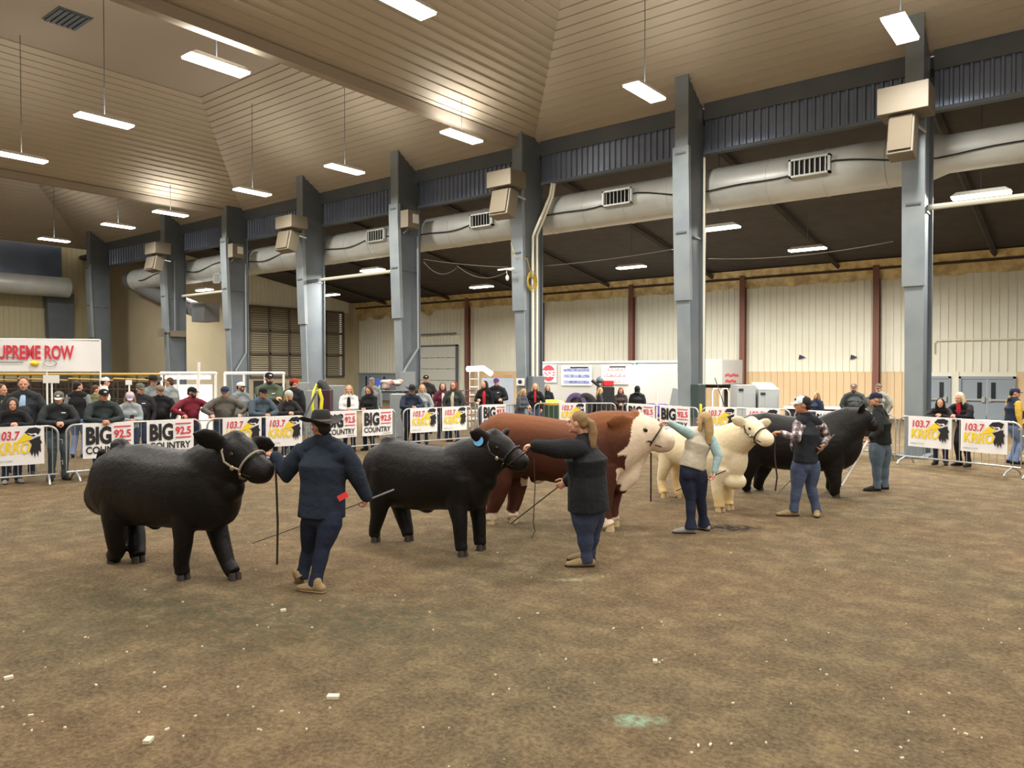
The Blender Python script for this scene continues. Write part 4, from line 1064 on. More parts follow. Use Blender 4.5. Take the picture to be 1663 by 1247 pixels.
    for nm, fn in o.get('extra', []):
        e = MB(); mm = fn(e, J, hp, k); e.build(nm, mm, root, smooth=True)
    return root

def skeleton(pos, ang, H, lean=0.0, side=0.0, fem=False, fat=1.0, armL=None, armR=None, look=None, stance=0.11, nod=0.0, headpx=None):
    """joints for a standing or leaning figure; ang = world heading of the chest; arm = (right, fwd, up) wrist target in units of H=1.75 relative to the feet"""
    k = H/1.75; fw = Vector((math.cos(ang), math.sin(ang), 0)); rt = Vector((fw.y, -fw.x, 0)); zz = Vector((0,0,1))
    up = (zz*math.cos(lean)+fw*math.sin(lean)+rt*side).normalized()
    P = Vector(pos); back = -fw*math.sin(lean)*0.22*k
    pel = P+zz*0.96*k+back
    J = dict(pelvis=pel, chest=pel+up*0.33*k, neck=pel+up*0.53*k, spine_up=up, right=rt, fwd=fw)
    f2 = (fw*math.cos(lean)-zz*math.sin(lean))
    J['head'] = J['neck']+(up*0.6+zz*0.4)*0.135*k+fw*0.02*k
    lk = Vector(look) if look is not None else fw
    J['look'] = (lk.normalized()-zz*nod).normalized()
    sw = (0.165 if fem else 0.19)*k*(0.5+0.5*fat)
    for s_, q in (('L', -1), ('R', 1)):
        S_ = J['chest']+up*0.115*k+rt*q*sw; J['sh'+s_] = S_
        a = armL if s_ == 'L' else armR
        if a is None: a = (q*0.27, 0.04, 0.80)
        T = P+rt*a[0]*k+fw*a[1]*k+zz*a[2]*k
        if len(a) > 3: pole = rt*a[3]+fw*a[4]+zz*a[5]
        else: pole = rt*q*0.5-fw*0.6-zz*0.6
        J['el'+s_], J['wr'+s_] = ik(S_, T, 0.295*k, 0.265*k, pole)
        J['pn'+s_] = (-rt*q*0.7-zz*0.5-fw*0.2)
        hip = pel-up*0.03*k+rt*q*0.085*k*(0.5+0.5*fat); an = P+rt*q*stance*k+zz*0.085*k-fw*0.0
        J['hi'+s_] = hip; kn, an2 = ik(hip, an, 0.45*k, 0.45*k, fw); J['kn'+s_] = kn; J['an'+s_] = an
        J['toe'+s_] = fw+rt*q*0.2
    return J
# ---------------------------------------------------------------- the five handlers
def stickobj(pts, r, m, label, cat='stick', name='show_stick'):
    mb = MB(); mb.tube(pts, r, n=8); o = mb.build(name, m, smooth=True); return tag(o, label, cat)
def lead(pts, label, w=0.012):
    mb = MB(); mb.tube(pts, w, n=6, ry=w*0.5); return tag(mb.build('lead_strap', M_leather, smooth=True), label, 'lead strap')
CR = Vector((math.cos(YAW), math.sin(YAW), 0)); CF = Vector((-math.sin(YAW), math.cos(YAW), 0))
HBL = cloth('blonde_hair', (176,146,98), 0.6); HBR = cloth('brown_hair', (84,60,42), 0.6); HDK = cloth('dark_hair', (38,30,26), 0.6); HWH = cloth('platinum_hair', (220,206,170), 0.6); HRD = cloth('auburn_hair', (120,64,44), 0.6); HDB = cloth('dark_blonde_hair', (140,112,76), 0.6)

def pxperson(label, T, o, fwd, look, fine=True):
    """T: joint name -> (photo x, photo y, depth)"""
    J = {a: AT(*b) for a, b in T.items()}
    J['fwd'] = Vector(fwd).normalized(); J['look'] = Vector(look)
    J['spine_up'] = (J['chest']-J['pelvis']).normalized()
    J['right'] = J['fwd'].cross(Vector((0,0,1))).normalized()
    if 'rt' in o: J['right'] = Vector(o['rt']).normalized()
    for q in o.get('J', {}): J[q] = o['J'][q]
    return make_person(label, J, o, fine=fine), J
NAVY = cloth('navy_jacket', (35,43,55)); BLK = mat('felt_black', (18,18,18), 0.8)
# man in the cowboy hat, seen from behind, left hand at the steer's halter
h1, J1 = pxperson('person in black cowboy hat and navy pullover, back turned, holding the nearest steer',
  dict(pelvis=(523,822,7.38), chest=(526,752,7.38), neck=(524,710,7.38), head=(521,692,7.36), shL=(487,733,7.42), shR=(563,735,7.36), elL=(464,771,7.45), wrL=(447,740,7.52), elR=(580,775,7.42), wrR=(596,808,7.50),
       hiL=(509,838,7.40), hiR=(540,838,7.34), knL=(502,893,7.55), knR=(524,890,7.30), anL=(491,933,7.52), anR=(512,947,7.24)),
  dict(top=NAVY, topname='pullover', pants=NAVYP, shoe=BOOT, sole=BOOT, hair=(HDK,'short'), hat=('cowboy', BLK, cloth('hat_cord',(120,110,96))), k=1.02, fat=1.2, hem=0.10, ext=0.026, skin=SK2, cuff=0.07,
       J=dict(toeR=-CR*0.9+CF*0.35, toeL=-CR*0.1+CF*0.75+Vector((0,0,-0.75)), footupL=(CF*0.6-CR*0.6+Vector((0,0,0.6))), soleR=XZ(514,7.2,0.0), soleL=AT(488,944,7.5), hdL=-CR*0.9+Vector((0,0,0.25)), pnL=CF*0.3-Vector((0,0,1)), curlL=1.1, hdR=-CR*0.25+Vector((0,0,-0.7)), pnR=-CR+CF*0.2, curlR=1.1, thL=-1, thR=1),
       extra=[('number_tag', lambda e,J,hp,k: (e.box(AT(557,806,7.22), (0.10,0.02,0.055), M=rotz(YAW) @ Matrix.Rotation(-0.5,3,'Y')), mat('red_tag',(224,60,60),0.5))[1])]),
  CF-CR*0.25, -CR*0.8+CF*0.7)
WOODD = mat('stick_dark', (54,44,38), 0.5); WOODL = mat('stick_pale', (186,178,160), 0.5)
pA, pB = AT(410,882,7.75), AT(638,795,7.58); gm = AT(592,814,7.50)
stickobj([pA, AT(484,855,7.70), gm], 0.008, mat('stick_tan',(150,136,110),0.5), 'thin tan show stick reaching from the cowboy-hat handler toward the nearest steer')
stickobj([gm, AT(640,795,7.52)], 0.009, mat('stick_grey',(120,122,122),0.5), 'short grey handle end of a show stick in the cowboy-hat handler right hand')
lead([cow1['H'](0.62,0,-0.28), AT(444,742,7.5), AT(447,752,7.44), AT(449,790,7.40), AT(451,850,7.42), AT(450,917,7.40)], 'dark lead strap hanging straight from the cowboy-hat handler hand', 0.014)
# woman in black jacket
JB = cloth('black_fleece', (28,29,31))
h2, J2 = pxperson('person with blonde ponytail and black fleece, arm stretched to the second black steer',
  dict(pelvis=(955,806,8.25), chest=(952,742,8.25), neck=(948,709,8.25), head=(938,686,8.22), shL=(940,728,8.08), shR=(958,726,8.40), elL=(902,729,7.95), wrL=(868,724,7.90), elR=(940,768,8.52), wrR=(920,782,8.42),
       hiL=(950,822,8.17), hiR=(960,820,8.33), knL=(950,868,8.15), knR=(962,864,8.38), anL=(953,908,8.15), anR=(958,899,8.42)),
  dict(top=JB, pants=JEANS, shoe=BOOT, sole=SHOE, hair=(HDB,'pony'), k=1.03, fem=True, fat=1.6, hem=0.14, ext=0.035, skin=SK, cuff=0.07,
       J=dict(toeL=-CR, toeR=-CR, soleL=XZ(952,8.15,0), soleR=XZ(954,8.42,0), hdL=-CR+CF*0.1, pnL=Vector((0,0,-1)), curlL=1.0, thL=-1, curlR=1.1, pnR=CF)),
  -CR+CF*0.15, -CR*1.0+CF*0.35)
lead([cow2['H'](0.62,0,-0.28), AT(863,728,7.88), AT(867,742,7.86), AT(869,790,7.86), AT(866,850,7.86), AT(869,862,7.86), AT(863,874,7.85)], 'dark lead strap hanging from the hand of the person with the blonde ponytail', 0.010)
stickobj([AT(916,783,8.40), AT(830,850,8.80)], 0.007, WOODD, 'thin dark show stick held low by the person with the blonde ponytail')
# young woman bending to the brown and white bull
TEAL = cloth('pale_teal_knit', (158,186,186)); OAT = cloth('oatmeal_vest', (186,176,156))
h3, J3 = pxperson('person with long hair and oatmeal vest, reaching to the brown and white bull',
  dict(pelvis=(1124,757,9.85), chest=(1134,719,9.88), neck=(1142,698,9.90), head=(1143,683,9.88), shL=(1123,707,9.86), shR=(1156,712,9.86), elL=(1106,697,9.75), wrL=(1086,686,9.72), elR=(1166,741,9.80), wrR=(1160,768,9.75),
       hiL=(1114,768,9.86), hiR=(1136,768,9.84), knL=(1122,812,9.86), knR=(1138,810,9.92), anL=(1122,855,9.82), anR=(1143,849,10.02)),
  dict(top=TEAL, vest=OAT, pants=NAVYP, shoe=SHOEW, sole=SHOE, hair=(HBL,'long'), k=0.95, fem=True, fat=1.14, hem=0.03, skin=SK, cuff=0.095,
       J=dict(toeL=-CR+CF*0.1, toeR=-CR*0.6+CF*0.6, soleL=XZ(1119,9.82,0), soleR=XZ(1143,10.02,0), hdL=-CR+Vector((0,0,0.1)), pnL=Vector((0,0,-1)), curlL=0.9, thL=-1, pnR=-CR, curlR=1.1)),
  CF-CR*0.5, -CR*0.7+CF*0.8)
stickobj([AT(1098,797,9.98), AT(1160,772,9.72), AT(1179,764,9.68)], 0.008, WOODD, 'dark show stick in the right hand of the person with long blonde hair')
c3 = cow3
c3 = cow3['H'](0.80,0,-0.25); z3 = zdepth(c3)
lead([c3, c3+Vector((0,0,-0.06)), c3+Vector((0,0,-0.35)), c3+Vector((0,0,-0.66))], 'short dark lead strap hanging under the chin of the brown and white bull', 0.012)
# man in plaid shirt and dark vest
def plaid():
    m = mat('plaid_shirt', (214,206,206), 0.85, bump=(22,0.3,0.015)); nt = m.node_tree; N = nt.nodes; L = nt.links; b = N['Principled BSDF']
    tc = N.new('ShaderNodeTexCoord'); prev = None
    for ax, sc in (('X', 3.2), ('Z', 3.2), ('Y', 3.2)):
        w = N.new('ShaderNodeTexWave'); w.bands_direction = ax; w.inputs['Scale'].default_value = sc; L.new(tc.outputs['Object'], w.inputs['Vector'])
        r = N.new('ShaderNodeValToRGB'); r.color_ramp.elements[0].position = 0.45; r.color_ramp.elements[0].color = (0.30, 0.25, 0.26, 1); r.color_ramp.elements[1].position = 0.62; r.color_ramp.elements[1].color = (1,1,1,1)
        L.new(w.outputs['Fac'], r.inputs['Fac'])
        x = N.new('ShaderNodeMix'); x.data_type = 'RGBA'; x.blend_type = 'MULTIPLY'; x.inputs[0].default_value = 0.85
        if prev: L.new(prev, x.inputs[6])
        else: x.inputs[6].default_value = rgb(226,218,220)
        L.new(r.outputs['Color'], x.inputs[7]); prev = x.outputs[2]
    L.new(prev, b.inputs['Base Color']); return m
PL = plaid(); VST = cloth('charcoal_vest', (34,37,42))
WHC = cloth('white_cap', (214,224,230), 0.7)
h4, J4 = pxperson('person in white-fronted cap, charcoal vest and plaid sleeves, holding the cream steer',
  dict(pelvis=(1308,744,11.05), chest=(1311,702,11.05), neck=(1308,674,11.05), head=(1303,657,11.03), shL=(1295,688,10.98), shR=(1332,688,11.10), elL=(1294,712,10.85), wrL=(1268,702,10.90), elR=(1342,711,11.20), wrR=(1338,723,10.95),
       hiL=(1299,754,11.02), hiR=(1319,754,11.08), knL=(1294,792,11.00), knR=(1317,790,11.10), anL=(1289,827,11.00), anR=(1326,829,11.05)),
  dict(top=PL, vest=VST, pants=cloth('blue_jeans',(70,80,104)), shoe=BOOT, sole=SHOE, hair=(HDK,'short'), hat=('cap', WHC, WHC, cloth('cap_logo',(40,50,80))), backpanel=BLK, k=1.05, fat=1.22, hem=0.05, skin=SK2,
       J=dict(toeL=-CR, toeR=-CR*0.3-CF*0.7, soleL=XZ(1287,11.0,0), soleR=XZ(1327,11.05,0), hdL=-CR, pnL=Vector((0,0,-1)), curlL=1.1, thL=-1, hdR=Vector((0,0,-0.6))-CF*0.4-CR*0.5, pnR=-CR, curlR=1.1)),
  -CR*0.75+CF*0.6, -CR+CF*0.25)
stickobj([AT(1262,802,11.6), AT(1334,730,10.88), AT(1354,706,10.7)], 0.008, mat('stick_tan',(150,136,110),0.5), 'tan show stick carried across the back of the person in plaid sleeves')
lead([cow4['H'](0.62,0,-0.28), AT(1259,706,10.88), AT(1258,740,10.84), AT(1262,775,10.86), AT(1259,797,10.86)], 'brown lead strap hanging beside the cream steer chin', 0.012)
# man at the far right
h5, J5 = pxperson('person in navy cap and faded jeans, at the head of the far black bull',
  dict(pelvis=(1429,717,13.4), chest=(1428,685,13.4), neck=(1426,661,13.4), head=(1422,648,13.38), shL=(1424,676,13.22), shR=(1436,676,13.58), elL=(1427,699,13.10), wrL=(1413,712,13.05), elR=(1418,692,13.75), wrR=(1404,676,13.6),
       hiL=(1424,724,13.32), hiR=(1434,724,13.48), knL=(1424,758,13.3), knR=(1436,758,13.5), anL=(1424,790,13.3), anR=(1437,788,13.5)),
  dict(top=cloth('black_softshell',(30,32,31)), pants=cloth('faded_jeans',(88,102,114)), shoe=SHOE, sole=SHOE, hair=(cloth('grey_hair',(150,140,128)),'short'), hat=('cap', cloth('navy_cap',(36,40,62))), k=1.02, fat=1.4, hem=0.03, ext=0.016, skin=SK,
       J=dict(toeL=-CR-CF*0.1, toeR=-CR*0.9, soleL=XZ(1422,13.3,0), soleR=XZ(1435,13.5,0), curlL=1.1, thL=-1, pnL=CF)),
  -CR+CF*0.1, -CR+CF*0.3)
stickobj([AT(1409,716,13.0), AT(1366,789,12.6)], 0.020, mat('white_stick',(232,226,214),0.4), 'thick white show stick held by the handler in navy cap')
# ================================================================ BARRICADES AND BANNERS
RAILH = 1.08
M_banner = mat('banner_vinyl', (236,234,232), 0.45, bump=(6, 0.25, 0.02)); M_ink = mat('ink_black', (26,24,26), 0.6); M_inkred = mat('ink_red', (206,54,70), 0.6); M_inky = mat('ink_yellow', (240,206,40), 0.55); M_inkg = mat('ink_grey', (140,150,140), 0.6); M_outline = mat('ink_mustard', (190,150,30), 0.6)
def barricade(x0, z0, x1, z1, label, bars=17):
    a, b = XZ(x0, z0), XZ(x1, z1); d = (b-a); L = d.length; u = d.normalized(); n = Vector((-u.y, u.x, 0)); zz = Vector((0,0,1))
    r = empty('crowd_barricade', a.lerp(b, 0.5), math.atan2(u.y, u.x), label, 'barricade', 'steel crowd barricades around the ring')
    c = 0.16; z0_, z1_ = 0.18, RAILH; P = []
    for cx, cz, s0 in ((L-c, z1_-c, 0), (c, z1_-c, 1)):
        for k in range(6):
            t = (s0*0.5+k/10.0)*math.pi; P.append(a+u*(cx+c*math.cos(math.pi/2-t) if s0 == 0 else cx-c*math.sin(k/10.0*math.pi))+zz*((cz+c*math.sin(math.pi/2-t)) if s0 == 0 else cz+c*math.cos(k/10.0*math.pi)))
    # first arc runs top -> right side; second from top -> left: build as explicit loop
    P = []
    for k in range(7): t = math.pi/2*(1-k/6); P.append(a+u*(L-c+c*math.cos(t))+zz*(z1_-c+c*math.sin(t)))
    P += [a+u*L+zz*z0_, a+zz*z0_]
    for k in range(7): t = math.pi-math.pi/2*k/6; P.append(a+u*(c+c*math.cos(t))+zz*(z1_-c+c*math.sin(t)))
    mb = MB(); mb.tube(P, 0.021, n=8, closed=True, side=n); mb.build('frame', M_steel, r, smooth=True)
    mb = MB()
    for k in range(1, bars): x = L*k/bars; mb.tube([a+u*x+zz*z0_, a+u*x+zz*z1_], 0.008, n=6)
    mb.build('bars', M_steel, r, smooth=True)
    for x in (0.16, L-0.16):
        mb = MB(); o = a+u*x; mb.tube([o-n*0.30+zz*0.02, o-n*0.24+zz*0.09, o-n*0.05+zz*0.16, o+n*0.05+zz*0.16, o+n*0.24+zz*0.09, o+n*0.30+zz*0.02], 0.019, n=8, side=u); mb.build('foot', M_steel, r, smooth=True)
    for zc in (0.42, 0.82):
        mb = MB(); mb.tube([a+u*(L+0.0)+zz*zc, a+u*(L+0.07)+zz*zc, a+u*(L+0.07)+zz*(zc-0.07)], 0.009, n=6); mb.build('hook', M_steel, r)
    return dict(a=a, b=b, u=u, n=n, L=L)
BL = [(-70,13.3,95,14.2,'leftmost crowd barricade, cut by the left edge, beside the person in black hood'),
 (108,14.4,326,16.2,'second barricade from the left, behind the nearest black steer'),
 (337,16.2,497,17.3,'third barricade from the left, behind the steer head'),
 (506,18.5,642,20.3,'fourth barricade from the left, behind the cowboy-hat handler'),
 (655,20.4,766,21.9,'barricade where the person in a black cowboy hat leans, behind the second steer back'),
 (776,22.6,862,23.4,'barricade behind the rump of the brown and white bull'),
 (868,24.0,1000,24.0,'barricade with the green bin behind it'),
 (1011,23.9,1134,21.0,'barricade behind the white face of the bull'),
 (1139,21.3,1283,20.1,'barricade behind the cream steer head'),
 (1290,19.7,1454,17.8,'barricade mostly hidden behind the far black bull'),
 (1460,17.3,1658,15.0,'second barricade from the right, with two people leaning on it'),
 (1664,14.9,1790,13.6,'rightmost barricade, cut by the right edge')]
BAR = [barricade(*q) for q in BL]
def banner(i, x0, x1, kind, label, h=0.67, drop=0.0):
    B = BAR[i]; a, u, n = B['a'], B['u'], B['n']; zz = Vector((0,0,1))
    n = -n if (B['a']+B['b']).dot(n) > 0 else n       # towards the camera
    def hit(px):
        d = ray(px, 680); d.z = 0; p = a-Vector((0,0,0)); # 2-D intersection with the barricade line
        den = d.x*u.y-d.y*u.x; t = (a.x*u.y-a.y*u.x)/den; q = Vector((d.x*t, d.y*t, 0)); return (q-a).dot(u)
    s0, s1 = hit(x0), hit(x1); w = s1-s0
    o = a+u*s0+n*0.035; zt = RAILH+0.015-drop
    mb = MB(); N = 12; vs = []
    for k in range(N+1):
        for z in range(5):
            f = 0.006*math.sin(k*1.1+z*0.7+i)+0.004*math.sin(k*2.3+i*2)
            vs.append(o+u*(w*k/N)+n*(f)+zz*(zt-h*z/4-0.006*math.sin(math.pi*k/N)*(z == 4)))
    m_ = len(vs); vs += [v-n*0.003 for v in vs]; fs = []
    for k in range(N):
        for z in range(4):
            p = 5*k+z; fs += [(p, p+1, p+6, p+5), (m_+p, m_+p+5, m_+p+6, m_+p+1)]
    mb._add(vs, fs); r = mb.build('banner', M_banner, recalc=False, smooth=True)
    tag(r, label, 'banner', 'radio banners on the barricades')
    e = 0.016; zb = zt-h
    def O(fx, fz): return o+u*(w*fx)+zz*(zb+h*fz)+n*e
    def letters(nm, m, items):
        mb = MB()
        for (txt, fx, fz, hh, ww, bold, sh) in items:
            tw = text_width(txt, hh*h, bold=bold); sx = ww*w/tw
            text_mb(mb, txt, O(fx, fz), u, zz, hh*h, depth=0.0, bold=bold, sx=sx, shear=sh)
        mb.build(nm, m, r, recalc=False)
    def bars(nm, m, rects):
        mb = MB()
        for (x0_, z0_, x1_, z1_) in rects: mb.quad(O(x0_, z0_), O(x1_, z0_), O(x1_, z1_), O(x0_, z1_))
        mb.build(nm, m, r, recalc=False)
    if kind == 'BIG':
        letters('lettering', M_ink, [('BIG', 0.05, 0.42, 0.46, 0.50, 0.045, 0), ('COUNTRY', 0.05, 0.13, 0.20, 0.88, 0.022, 0)])
        letters('numerals', M_inkred, [('92.5', 0.60, 0.56, 0.22, 0.34, 0.03, 0)])
        bars('red_rules', M_inkred, [(0.60, 0.86, 0.94, 0.895), (0.60, 0.44, 0.94, 0.475)])
        bars('small_print', M_inkg, [(0.66, 0.055, 0.94, 0.075)])
    else:
        letters('numerals', M_inkred, [('103.7', 0.07, 0.66, 0.22, 0.44, 0.02, 0.12)])
        letters('lettering', M_inky, [('KRRO', 0.06, 0.30, 0.30, 0.66, 0.028, 0.1)])
        letters('small_print', M_inkg, [('KRRO.COM', 0.06, 0.08, 0.055, 0.32, 0.0, 0)])
        def poly(nm, m, pts, ee=0.0):
            mb = MB(); mb._add([O(x, z)+n*ee for x, z in pts], [tuple(range(len(pts)))]); mb.build(nm, m, r, recalc=False)
        poly('yellow_beak', M_inky, [(0.44,0.56),(0.60,0.60),(0.74,0.66),(0.76,0.80),(0.66,0.84),(0.56,0.74)], 0.001)
        poly('emblem_neck', M_ink, [(0.70,0.62),(0.76,0.52),(0.72,0.34),(0.76,0.22),(0.79,0.34),(0.81,0.16),(0.84,0.32),(0.88,0.18),(0.89,0.36),(0.94,0.30),(0.93,0.52),(0.96,0.56),(0.92,0.66),(0.93,0.74),(0.84,0.70)], 0.001)
        poly('emblem_crest', M_ink, [(0.62,0.84),(0.70,0.76),(0.82,0.74),(0.90,0.80),(0.94,0.92),(0.84,0.97),(0.70,0.95)], 0.002)
        poly('emblem_stripe', M_banner, [(0.66,0.83),(0.76,0.80),(0.84,0.82),(0.87,0.76),(0.83,0.70),(0.81,0.70),(0.83,0.76),(0.80,0.785),(0.74,0.77)], 0.003)
    return r
K1 = 'white banner with bird emblem, '; K2 = 'white banner with big black letters, '
banner(0, -14, 71, 'K', K1+'cut by the left edge of the photo', h=0.70)
banner(1, 133, 216, 'BIG', K2+'leftmost, above the rump of the nearest steer', h=0.68)
banner(1, 237, 313, 'BIG', K2+'beside the person in the maroon pullover', h=0.68)
banner(2, 361, 424, 'K', K1+'just above the nearest steer head')
banner(2, 431, 490, 'K', K1+'under the hands of the person in slate hoodie')
banner(3, 528, 578, 'BIG', K2+'half hidden by the cowboy hat')
banner(3, 587, 636, 'BIG', K2+'right of the cowboy-hat handler')
banner(4, 665, 709, 'K', K1+'left of the pair behind the second steer back')
banner(4, 717, 757, 'K', K1+'right of the pair behind the second steer back')
banner(5, 782, 821, 'BIG', K2+'behind the rump of the brown and white bull')
banner(6, 908, 951, 'K', K1+'behind the head of the person with the ponytail')
banner(7, 1020, 1065, 'BIG', K2+'partly hidden by the white bull face')
banner(7, 1073, 1122, 'BIG', K2+'above the arm reaching to the bull nose')
banner(8, 1146, 1197, 'K', K1+'left of the cream steer head')
banner(8, 1212, 1267, 'K', K1+'above the cream steer ears')
banner(9, 1326, 1358, 'BIG', K2+'glimpsed over the back of the far black bull')
banner(10, 1477, 1547, 'K', K1+'below the dark-haired person leaning at the right')
banner(10, 1562, 1638, 'K', K1+'rightmost, below the platinum-haired person')

# ================================================================ SPECTATORS
def ht(y, z): return EYE-(y-601.5)/FPX*z
CAMDIR = {}
def who(label, px, ytop, z, pose, o, turn=0.0, look=0.0, nod=0.12, lean=None, H=None, side=0.0):
    """turn: 0 = faces the camera, + = turns to the photo's right, degrees; look likewise for the head, relative to the camera"""
    base = XZ(px, z); tocam = math.atan2(-base.y, -base.x)
    ang = tocam+math.radians(turn); la = tocam+math.radians(look)
    extra = {'cap': 0.012, 'cowboy': 0.04, 'beanie': 0.02, 'hoodup': 0.02}.get((o.get('hat') or ('',))[0], 0.0)
    ln = lean if lean is not None else {'lean': 0.42, 'leanwide': 0.30, 'phone': 0.08, 'elbows': 0.55}.get(pose, 0.03)
    top = ht(ytop, z)
    unit = 0.96+0.53*math.cos(ln)+(0.6*math.cos(ln)+0.4)*0.135+0.125+extra
    Hh = H or 1.75*top/unit; Hh = max(1.45, min(Hh, 2.08)); k = Hh/1.75
    fwd = Vector((math.cos(ang), math.sin(ang), 0))
    hoff = fwd*((0.53+0.08)*math.sin(ln)-0.22*math.sin(ln)+0.02)*k
    pos = Vector((base.x, base.y, 0))-hoff
    rail = (RAILH+0.045)/k
    hz = (0.53)*math.sin(ln)
    A = None; Bm = None
    if pose == 'lean': A = (-0.05, hz+0.14, rail, -0.8, 0.0, -0.5); Bm = (0.07, hz+0.12, rail, 0.8, 0.0, -0.5)
    elif pose == 'leanwide': A = (-0.27, hz+0.20, rail+0.02, -0.9, -0.2, -0.2); Bm = (0.27, hz+0.20, rail+0.02, 0.9, -0.2, -0.2)
    elif pose == 'phone': A = (-0.05, 0.34, 1.14); Bm = (0.06, 0.33, 1.12)
    elif pose == 'hold': A = (-0.20, 0.30, 1.12); Bm = None
    elif pose == 'holdR': Bm = (0.16, 0.30, 1.16)
    elif pose == 'pockets': A = (-0.22, 0.14, 0.90, -0.9, -0.5, 0); Bm = (0.22, 0.14, 0.90, 0.9, -0.5, 0)
    elif pose == 'crossed': A = (0.10, 0.24, 1.18, -0.6, 0.2, -0.6); Bm = (-0.10, 0.26, 1.22, 0.6, 0.2, -0.6)
    elif pose == 'rightrail': Bm = (0.30, 0.30, rail); A = (-0.10, 0.22, 1.0)
    if pose == 'lean' or pose == 'leanwide': o = dict(o)
    J = skeleton(pos, ang, Hh, ln, side, o.get('fem', False), o.get('fat', 1.1), A, Bm, Vector((math.cos(la), math.sin(la), 0)), nod=nod)
    if pose in ('phone', 'lean', 'hold', 'holdR', 'crossed'):
        for q in ('L', 'R'): J['curl'+q] = 0.9
    if pose == 'leanwide':
        for q in ('L', 'R'): J['hd'+q] = Vector((0,0,-0.5))+fwd*0.8; J['pn'+q] = -fwd-Vector((0,0,0.4)); J['curl'+q] = 1.0
    o = dict(o); o['k'] = k; o.setdefault('fat', 1.1); o['fat'] = o['fat']
    r = make_person(label, J, o)
    return r, J, k
def c_(n, c): return cloth(n, c)
CHAR = c_('charcoal_jacket', (48,52,54)); DGRN = c_('dark_green_grey_jacket', (52,60,60)); LGREY = c_('light_grey_hoodie', (156,162,164)); BLKJ = c_('black_jacket', (26,27,30)); MAROON = c_('maroon_pullover', (116,36,50)); TAUPE = c_('taupe_hoodie', (96,92,84)); SLATE = c_('slate_hoodie', (72,84,94)); OLIVE = c_('olive_hoodie', (78,88,70)); WHITEJ = c_('white_fleece', (226,226,222)); GREYJ = c_('grey_jacket', (128,134,134)); NVY = c_('navy_puffer', (40,48,66)); DENJ = c_('dark_denim_jacket', (46,54,70)); WINE = c_('wine_coat', (92,36,52)); LEA = c_('grey_leather_jacket', (58,62,60)); TANJ = c_('olive_tan_coat', (122,118,84)); WHTS = c_('white_shirt', (230,228,222)); YEL = c_('mustard_hood', (214,176,70)); REDS = c_('red_scarf', (190,44,62))
CB = cloth('black_cap', (22,22,24)); CN = cloth('cap_navy', (44,50,72)); CW = cloth('cap_white', (214,214,210)); CG = cloth('cap_grey', (110,112,112)); CC = mat('camo_cap', (112,112,98), 0.9, var=(40, 1.0, (62,62,52))); CP = cloth('cap_lilac', (196,178,198)); CPU = cloth('cap_purple', (74,52,120)); CBR = cloth('cap_brown', (92,78,66)); BEA = mat('knit_beanie', (178,180,168), 0.95, bump=(80,0.8,0.01))
BRD = (64,46,36); BRG = (92,72,56)
def phone_(e, J, hp, k):
    c = (J['wrL']+J['wrR'])/2+J['fwd']*0.07*k+Vector((0,0,0.03)); e.box(c, (0.075, 0.012, 0.15), M=rotz(math.atan2(J['fwd'].y, J['fwd'].x)-math.pi/2)); return M_black
def scarf_(e, J, hp, k):
    e.tube([J['neck']+J['right']*0.07*k, J['neck']+J['fwd']*0.08*k-J['spine_up']*0.03*k, J['neck']-J['right']*0.07*k, J['neck']-J['fwd']*0.07*k], 0.035*k, n=8, closed=True)
    e.tube([J['neck']+J['fwd']*0.09*k, J['chest']+J['fwd']*0.155*k, J['pelvis'].lerp(J['chest'],0.45)+J['fwd']*0.15*k], [0.04*k,0.05*k,0.035*k], n=8, ry=0.02); return REDS
def logo_(e, J, hp, k):
    e.box(J['chest']+J['fwd']*0.148*k+J['right']*(-0.07*k)+J['spine_up']*0.03*k, (0.07*k, 0.012, 0.02*k), M=rotz(math.atan2(J['fwd'].y, J['fwd'].x)-math.pi/2)); return M_white
# ---- left group
who('person half cut by the left edge, short hair, dark coat', 4, 623, 15.6, 'stand', dict(top=CHAR, hair=(HBR,'short'), front=TANJ), look=60, turn=20)
who('tall person with short brown hair and blue collar in charcoal coat, behind the hooded one', 40, 612, 15.2, 'pockets', dict(top=CHAR, hair=(HBR,'short'), front=c_('light_blue_shirt',(160,184,214)), fat=1.25), turn=-10, look=-5)
who('person with dark hood up, black hoodie, leaning at the far left barricade', 22, 645, 14.1, 'lean', dict(top=c_('black_hoodie',(34,33,36)), hat=('hoodup', c_('brown_hood',(70,64,58))), fat=1.3, shoe=SHOEW), turn=10, nod=0.1)
who('person in white-fronted trucker cap and charcoal hoodie, folded arms on the leftmost rail', 97, 634, 14.5, 'lean', dict(top=CHAR, hat=('cap', CC, CW, CW), hood=True, fat=1.2, pants=c_('teal_grey_trousers',(74,88,94)), hair=(HBR,'short'), extra=[('chest_logo', logo_)]), turn=8, look=-8, nod=0.35)
who('person in black vest and pale jeans walking away, behind the second barricade', 128, 619, 18.5, 'stand', dict(top=GREYJ, vest=c_('black_vest',(30,30,32)), pants=JEANSL, hair=(HDK,'short')), turn=165, look=120)
who('person in olive-tan coat seen from behind, left of the white-shirted one', 157, 625, 19.0, 'stand', dict(top=TANJ, hair=(HBR,'short'), fat=1.25), turn=150, look=100)
who('person in white shirt and black and white cap, talking at the back left', 172, 611, 20.5, 'stand', dict(top=WHTS, hat=('cap', CW, CB), hair=(HDK,'short')), turn=95, look=110)
who('person in black cap and dark green-grey jacket, hands clasped on the rail', 170, 630, 15.0, 'lean', dict(top=DGRN, hat=('cap', CB, CB, CW), fat=1.25, hair=(HBR,'short'), skin=SK2), turn=12, look=15, nod=0.1)
